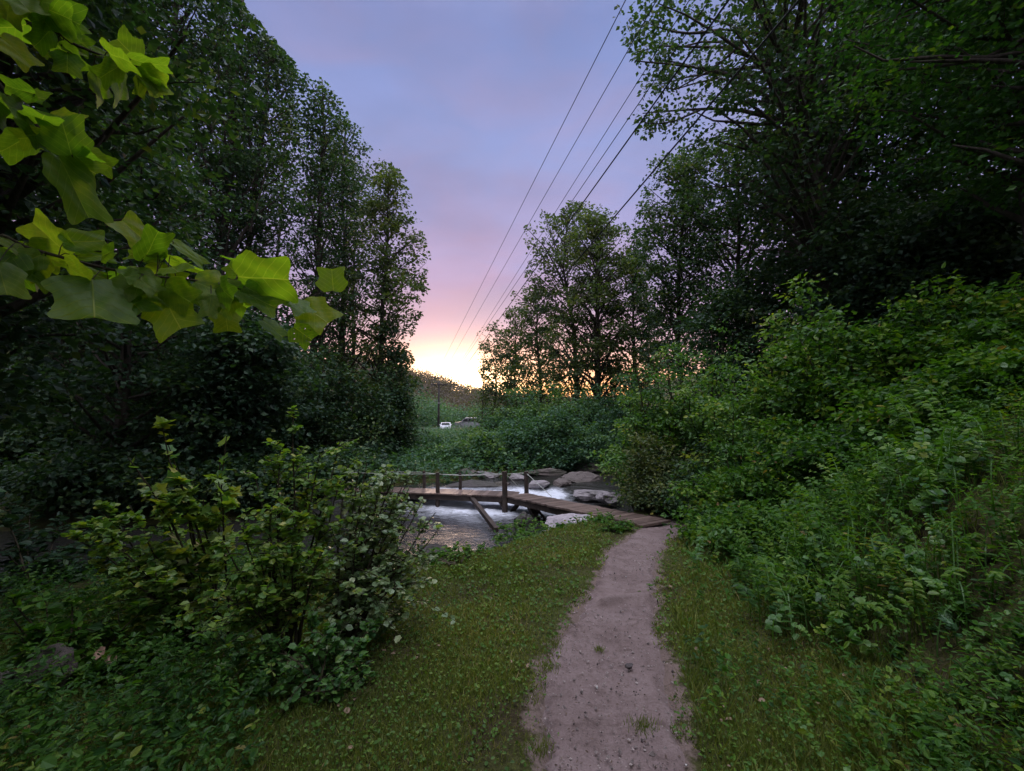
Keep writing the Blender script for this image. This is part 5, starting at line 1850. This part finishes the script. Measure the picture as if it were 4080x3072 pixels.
for i in range(110):
    y = rng.uniform(40, 70)
    x = rng.uniform(0.06, 0.5) * y
    hh = rng.uniform(1.5, 3.6)
    zb = float(H(x, y))
    for k in range(4):
        pts.append((x + rng.normal(0, 0.8), y + rng.normal(0, 0.8), zb + hh * (k + 0.3) / 4))
wood_mass("field_thicket", pts, 40, 0.6, 0.32, 605, M_BANK, 0.4)


# ------------------------------------------------------------------ broad leaved branch hanging into view
def tulip_material():
    m, nt, out = new_mat("tulip_tree_leaf")
    at = N(nt, "ShaderNodeAttribute", attribute_name="leafco")
    sp = nt.nodes.new("ShaderNodeSeparateXYZ")
    nt.links.new(at.outputs["Vector"], sp.inputs[0])

    def MM(op, a, b=None, c=None, clamp=False):
        n = nt.nodes.new("ShaderNodeMath")
        n.operation = op
        n.use_clamp = clamp
        for i, v in enumerate((a, b, c)):
            if v is None:
                continue
            if isinstance(v, (int, float)):
                n.inputs[i].default_value = v
            else:
                nt.links.new(v, n.inputs[i])
        return n.outputs[0]
    u = MM("ABSOLUTE", sp.outputs[0])
    mid = MM("SUBTRACT", 1.0, MM("DIVIDE", u, 0.016), clamp=True)
    w = MM("MULTIPLY_ADD", u, -0.75, sp.outputs[1])
    fr = MM("ABSOLUTE", MM("SUBTRACT", MM("FRACT", MM("MULTIPLY", w, 6.5)), 0.5))
    side = MM("SUBTRACT", 1.0, MM("DIVIDE", fr, 0.055), clamp=True)
    vein = MM("MAXIMUM", mid, MM("MULTIPLY", side, 0.6))
    ob = nt.nodes.new("ShaderNodeObjectInfo")
    ns = N(nt, "ShaderNodeTexNoise", Scale=7.0, Detail=9.0, Roughness=0.7)
    nt.links.new(at.outputs["Vector"], ns.inputs["Vector"])
    f = MM("ADD", MM("MULTIPLY", ob.outputs["Random"], 0.45), MM("MULTIPLY", ns.outputs[0], 0.85))
    rp = ramp(nt, [(0.15, (0.040, 0.10, 0.020)), (0.45, (0.090, 0.17, 0.022)), (0.75, (0.13, 0.20, 0.024)), (0.95, (0.19, 0.23, 0.03))])
    nt.links.new(f, rp.inputs[0])
    mx = N(nt, "ShaderNodeMix", data_type="RGBA")
    nt.links.new(MM("MULTIPLY", vein, 0.95), mx.inputs[0])
    nt.links.new(rp.outputs[0], mx.inputs[6])
    mx.inputs[7].default_value = (0.27, 0.32, 0.08, 1)
    bs = N(nt, "ShaderNodeBsdfPrincipled", Roughness=0.45)
    bs.inputs["Specular IOR Level"].default_value = 0.25
    nt.links.new(mx.outputs[2], bs.inputs["Base Color"])
    bp = N(nt, "ShaderNodeBump", Strength=0.5, Distance=0.004)
    nt.links.new(MM("ADD", vein, MM("MULTIPLY", ns.outputs[0], 0.8)), bp.inputs["Height"])
    nt.links.new(bp.outputs[0], bs.inputs["Normal"])
    tr = N(nt, "ShaderNodeBsdfTranslucent")
    mu = N(nt, "ShaderNodeMix", data_type="RGBA", blend_type="MULTIPLY")
    mu.inputs[0].default_value = 1
    nt.links.new(mx.outputs[2], mu.inputs[6])
    mu.inputs[7].default_value = (2.5, 2.75, 0.5, 1)
    nt.links.new(mu.outputs[2], tr.inputs["Color"])
    ms = N(nt, "ShaderNodeMixShader", Fac=0.55)
    nt.links.new(bs.outputs[0], ms.inputs[1])
    nt.links.new(tr.outputs[0], ms.inputs[2])
    nt.links.new(ms.outputs[0], out.inputs[0])
    return m


M_TULIP = tulip_material()
OUT = np.array([(0.015, 0.0), (0.12, -0.035), (0.26, -0.04), (0.37, 0.02), (0.45, 0.12), (0.53, 0.22), (0.575, 0.27), (0.50, 0.36), (0.43, 0.44), (0.41, 0.52), (0.44, 0.64), (0.475, 0.76), (0.49, 0.86), (0.40, 0.86), (0.28, 0.84), (0.15, 0.80), (0.0, 0.77)])


def chaikin(pl):
    q = [pl[0]]
    for p0, p1 in zip(pl[:-1], pl[1:]):
        q += [p0 * 0.78 + p1 * 0.22, p0 * 0.22 + p1 * 0.78]
    return np.array(q + [pl[-1]])


OUT = chaikin(OUT)


def resample(pl, n):
    d = np.concatenate([[0], np.cumsum(np.linalg.norm(np.diff(pl, axis=0), axis=1))])
    t = np.linspace(0, d[-1], n)
    return np.stack([np.interp(t, d, pl[:, 0]), np.interp(t, d, pl[:, 1])], -1)


SAP = np.array([-2.3, 1.2, float(H(-2.3, 1.2))])
sapling = empty("tulip_tree", SAP, "young tulip tree beside the camera holding large lobed yellow green leaves into view", "tree")
m_ = MB()
tube(m_, [SAP, SAP + np.array([0.03, 0, 0.9]), SAP + np.array([0.0, 0.02, 1.9]), SAP + np.array([0.06, 0, 2.9]), SAP + np.array([0.1, 0.05, 3.8])], [0.045, 0.04, 0.034, 0.025, 0.012], 9)
m_.build("trunk", M_BARK, sapling, smooth=True, loc=SAP)


def c5(cx, cy):
    return cx * 0.1702, 175.7 + cy * 0.1702


def c6(cx, cy):
    return cx * 0.10545, cy * 0.10545


def branch(pts_px, Y0, Y1, r0, r1, start):
    n = len(pts_px)
    pts = [start] + [P(p[0], p[1], Y0 + (Y1 - Y0) * i / (n - 1)) for i, p in enumerate(pts_px)]
    m_ = MB()
    t = np.linspace(0, 1, len(pts))
    tt_ = np.linspace(0, 1, 40)
    pts = np.array(pts)
    c = np.stack([np.interp(tt_, t, pts[:, k]) for k in range(3)], -1)
    tube(m_, c, r0 + (r1 - r0) * tt_, 6)
    return m_.build("branch", M_STEM, sapling, smooth=True, loc=SAP), c


br1, bc1 = branch([c5(0, 340), c5(150, 420), c5(400, 490), c5(640, 550), c5(900, 590), c5(1150, 615), c5(1340, 650), c5(1560, 700), c5(1740, 740)], 1.05, 1.35, 0.0055, 0.0015, SAP + np.array([0.02, 0, 1.75]))
br2, bc2 = branch([c6(-60, -120), c6(250, 60), c6(480, 260), c6(700, 420), c6(950, 520), c6(1130, 590), c6(1340, 640)], 0.95, 1.2, 0.006, 0.002, SAP + np.array([0.05, 0, 2.7]))
br3, bc3 = branch([c6(-80, 700), c6(150, 1000), c6(420, 1260), c6(520, 1400), c6(700, 1560)], 0.95, 1.05, 0.005, 0.002, SAP + np.array([0.04, 0, 2.2]))


def big_leaf(B, T, Yb, Yt, w=1.0, roll=0.0, seed=0, br=br1, bc=bc1, bend=0.12, holes=False):
    rng = np.random.default_rng(900 + seed)
    if len(B) == 3:
        b, t = np.asarray(B, float), np.asarray(T, float)
    else:
        b, t = P(*B, Yb), P(*T, Yt)
    if len(B) != 3:
        b, t = b + (t - b) * 0.06, b + (t - b) * (0.70 if seed >= 40 and seed < 60 else 0.82)
    L = np.linalg.norm(t - b)
    m = (t - b) / L
    toc = norm(np.array([0, 0, CAMZ]) - (b + t) / 2)
    s = norm(np.cross(m, toc))
    nn = np.cross(s, m)
    c_, s_ = math.cos(roll), math.sin(roll)
    s, nn = s * c_ + nn * s_, nn * c_ - s * s_
    half = resample(OUT, 40)
    jag = 1 + 0.018 * np.sin(np.arange(40) * 1.9 + seed) + rng.normal(0, 0.008, 40)
    half[:, 0] *= jag
    K = 9
    V, LC = [], []
    asym = rng.normal(1, 0.06, 2)
    fold = rng.uniform(0.03, 0.22)
    wave = rng.uniform(0, 6.28)
    for side, sg in enumerate((-1, 1)):
        for i in range(40):
            xo, yo = half[i]
            ym = np.clip(yo * 0.96 + 0.01, 0.0, 0.77)
            ym = i / 39 * 0.77
            for k in range(K):
                f = k / (K - 1)
                xx, yy = xo * f * asym[side], ym + (yo - ym) * f
                zz_ = fold * abs(xx) * 0.9 - 0.55 * fold * xx * xx * 2 - bend * (yy - 0.2) ** 2 + 0.022 * math.sin(7 * yy + wave + sg * 4 * xx) * f + 0.012 * math.sin(13 * xx + 9 * yy + seed)
                p = b + L / 0.80 * (s * (sg * xx * w * 0.80) + m * yy + nn * zz_)
                V.append(p)
                LC.append((sg * xx, yy, seed * 3.7))
    V = np.array(V)
    F = []
    for side in range(2):
        o = side * 40 * K
        for i in range(39):
            for k in range(K - 1):
                a = o + i * K + k
                if holes and (i * 7 + k * 3 + side) % 41 == 5:
                    continue
                q = [a, a + 1, a + K + 1, a + K]
                F.append(q if side else q[::-1])
    mb = MB()
    mb.add(V, [np.array(F)])
    o = mb.build("leaf", M_TULIP, br, smooth=True, loc=SAP)
    at = o.data.attributes.new("leafco", "FLOAT_VECTOR", "POINT")
    at.data.foreach_set("vector", np.array(LC, np.float32).ravel())
    # petiole back to the nearest twig
    j = np.argmin(np.linalg.norm(bc - b, axis=1))
    m_ = MB()
    mid = (bc[j] + b) / 2 + np.array([0, 0, 0.006])
    tube(m_, [bc[j], mid, b + m * L * 0.02], [0.0017, 0.0012, 0.0012], 5, cap=False)
    st = m_.build("leaf_stalk", M_STEM, br, smooth=True, loc=SAP)
    return o


LV = [  # base, tip (crop pixels), depths, width, roll
    ((430, 480), (110, 215), 1.15, 1.10, 0.80, 0.5), ((950, 470), (650, 200), 1.22, 1.15, 0.70, -0.5), ((960, 490), (700, 450), 1.22, 1.2, 0.50, -0.8), ((430, 470), (720, 480), 1.15, 1.2, 0.55, 0.8),
    ((500, 560), (310, 500), 1.16, 1.12, 0.5, 0.6), ((150, 550), (340, 690), 1.08, 1.12, 0.85, 0.75), ((-20, 500), (60, 745), 1.02, 1.0, 0.8, 0.2), ((540, 590), (560, 890), 1.12, 1.05, 1.15, 0.1),
    ((670, 640), (880, 840), 1.18, 1.15, 0.75, 0.4), ((950, 690), (1085, 950), 1.22, 1.18, 1.0, -0.2), ((1110, 650), (1340, 800), 1.28, 1.25, 0.8, 0.5), ((1320, 790), (1345, 940), 1.32, 1.30, 1.15, 0.1),
    ((1345, 650), (1700, 800), 1.30, 1.28, 0.55, 0.6), ((1370, 590), (1770, 620), 1.30, 1.25, 0.85, -0.25), ((1400, 590), (1320, 500), 1.32, 1.33, 1.0, 0.2), ((1960, 690), (1945, 510), 1.42, 1.42, 1.15, 0.15),
    ((1755, 750), (1970, 890), 1.36, 1.34, 0.9, 0.35), ((1715, 880), (1860, 985), 1.36, 1.36, 1.0, 0.0), ((1530, 840), (1700, 970), 1.34, 1.38, 1.0, 1.0), ((690, 560), (1040, 680), 1.2, 1.26, 0.6, -1.15),
    ((950, 465), (1310, 620), 1.24, 1.3, 0.55, -1.2), ((1000, 375), (1245, 550), 1.24, 1.3, 0.5, 0.9), ((1180, 690), (1300, 640), 1.3, 1.3, 0.7, 0.8), ((0, 350), (170, 480), 1.05, 1.08, 0.7, 0.8), ((1290, 465), (1450, 510), 1.3, 1.33, 0.4, -1.2),
    ((130, 560), (60, 470), 1.08, 1.05, 0.8, 0.7), ((860, 680), (1050, 760), 1.2, 1.22, 0.6, 0.6), ((440, 545), (680, 620), 1.14, 1.2, 0.6, 0.7)]
for i, (b, t, yb, yt, w, ro) in enumerate(LV):
    big_leaf(c5(*b), c5(*t), yb, yt, w, ro, i, holes=(i == 17))
LV6 = [((690, 1500), (510, 900), 1.0, 0.95, 1.05, 0.25), ((470, 1290), (20, 1330), 0.98, 0.95, 1.0, 0.3), ((360, 900), (-120, 760), 0.95, 0.92, 0.8, 0.4), ((-30, 320), (450, 760), 0.92, 0.98, 0.75, 0.5),
       ((640, 1760), (880, 2560), 1.02, 1.05, 0.6, 0.55), ((520, 1420), (1000, 2350), 1.0, 1.06, 0.55, 0.4)]
for i, (b, t, yb, yt, w, ro) in enumerate(LV6[:4] + LV6[5:]):
    big_leaf(c6(*b), c6(*t), yb, yt, w, ro, 40 + i, br3, bc3)
LV2 = [((260, -40), (850, 400), 1.0, 1.05, 0.6, 0.5), ((1340, 600), (1030, 290), 1.2, 1.18, 1.05, 0.1), ((1385, 650), (1560, 930), 1.2, 1.2, 0.75, 0.3), ((1150, 610), (900, 780), 1.16, 1.12, 0.8, 0.5), ((560, 440), (840, 500), 1.05, 1.1, 0.6, 0.7),
       ((490, 270), (300, 480), 1.02, 1.0, 0.9, 0.5), ((1330, 720), (1310, 950), 1.2, 1.2, 0.6, 0.5), ((300, 380), (510, 580), 1.02, 1.05, 0.6, 0.6), ((830, 470), (1150, 560), 1.1, 1.15, 0.5, 0.8), ((100, -60), (60, 260), 0.95, 0.95, 0.9, 0.3),
       ((1450, 780), (1560, 930), 1.2, 1.2, 0.9, 0.2)]
for i, (b, t, yb, yt, w, ro) in enumerate(LV2):
    big_leaf(c6(*b), c6(*t), yb, yt, w, ro, 60 + i, br2, bc2)

rng = np.random.default_rng(955)
for (br_, bc_, j0, j1, n_) in ((br1, bc1, 6, 39, 34), (br2, bc2, 6, 38, 18), (br3, bc3, 6, 36, 14)):
    for i in range(n_):
        j = int(rng.integers(j0, j1))
        o = rng.normal(size=3) * np.array([1, 0.8, 0.7])
        o[2] -= 0.25
        o = norm(o)
        b0 = bc_[j] + o * rng.uniform(0.02, 0.05)
        dd = norm(o * np.array([1, 1, 0.6]) + np.array([0.25, 0.1, -0.45]) + rng.normal(0, 0.2, 3))
        if b0[1] < 0.8:
            continue
        gx, gy = proj(b0 + dd * 0.09)
        if gx > 335 or gy > 345:
            continue
        big_leaf(b0, b0 + dd * rng.uniform(0.05, 0.10), 0, 0, rng.uniform(0.75, 1.1), rng.uniform(-1.1, 1.1), 100 + j0 * 3 + i, br_, bc_)

# ------------------------------------------------------------------ evening air
m_, nt_, out_ = new_mat("evening_air")
vp = nt_.nodes.new("ShaderNodeVolumePrincipled")
vp.inputs["Color"].default_value = (0.95, 0.90, 0.95, 1)
vp.inputs["Density"].default_value = 0.00013
vp.inputs["Anisotropy"].default_value = 0.35
nt_.links.new(vp.outputs[0], out_.inputs["Volume"])
mb = MB()
box8(mb, np.array([0, 120, 34.0]), np.array([520.0, 0, 0]), np.array([0, 400.0, 0]), np.array([0, 0, 76.0]))
tag(mb.build("haze", m_), kind="stuff")
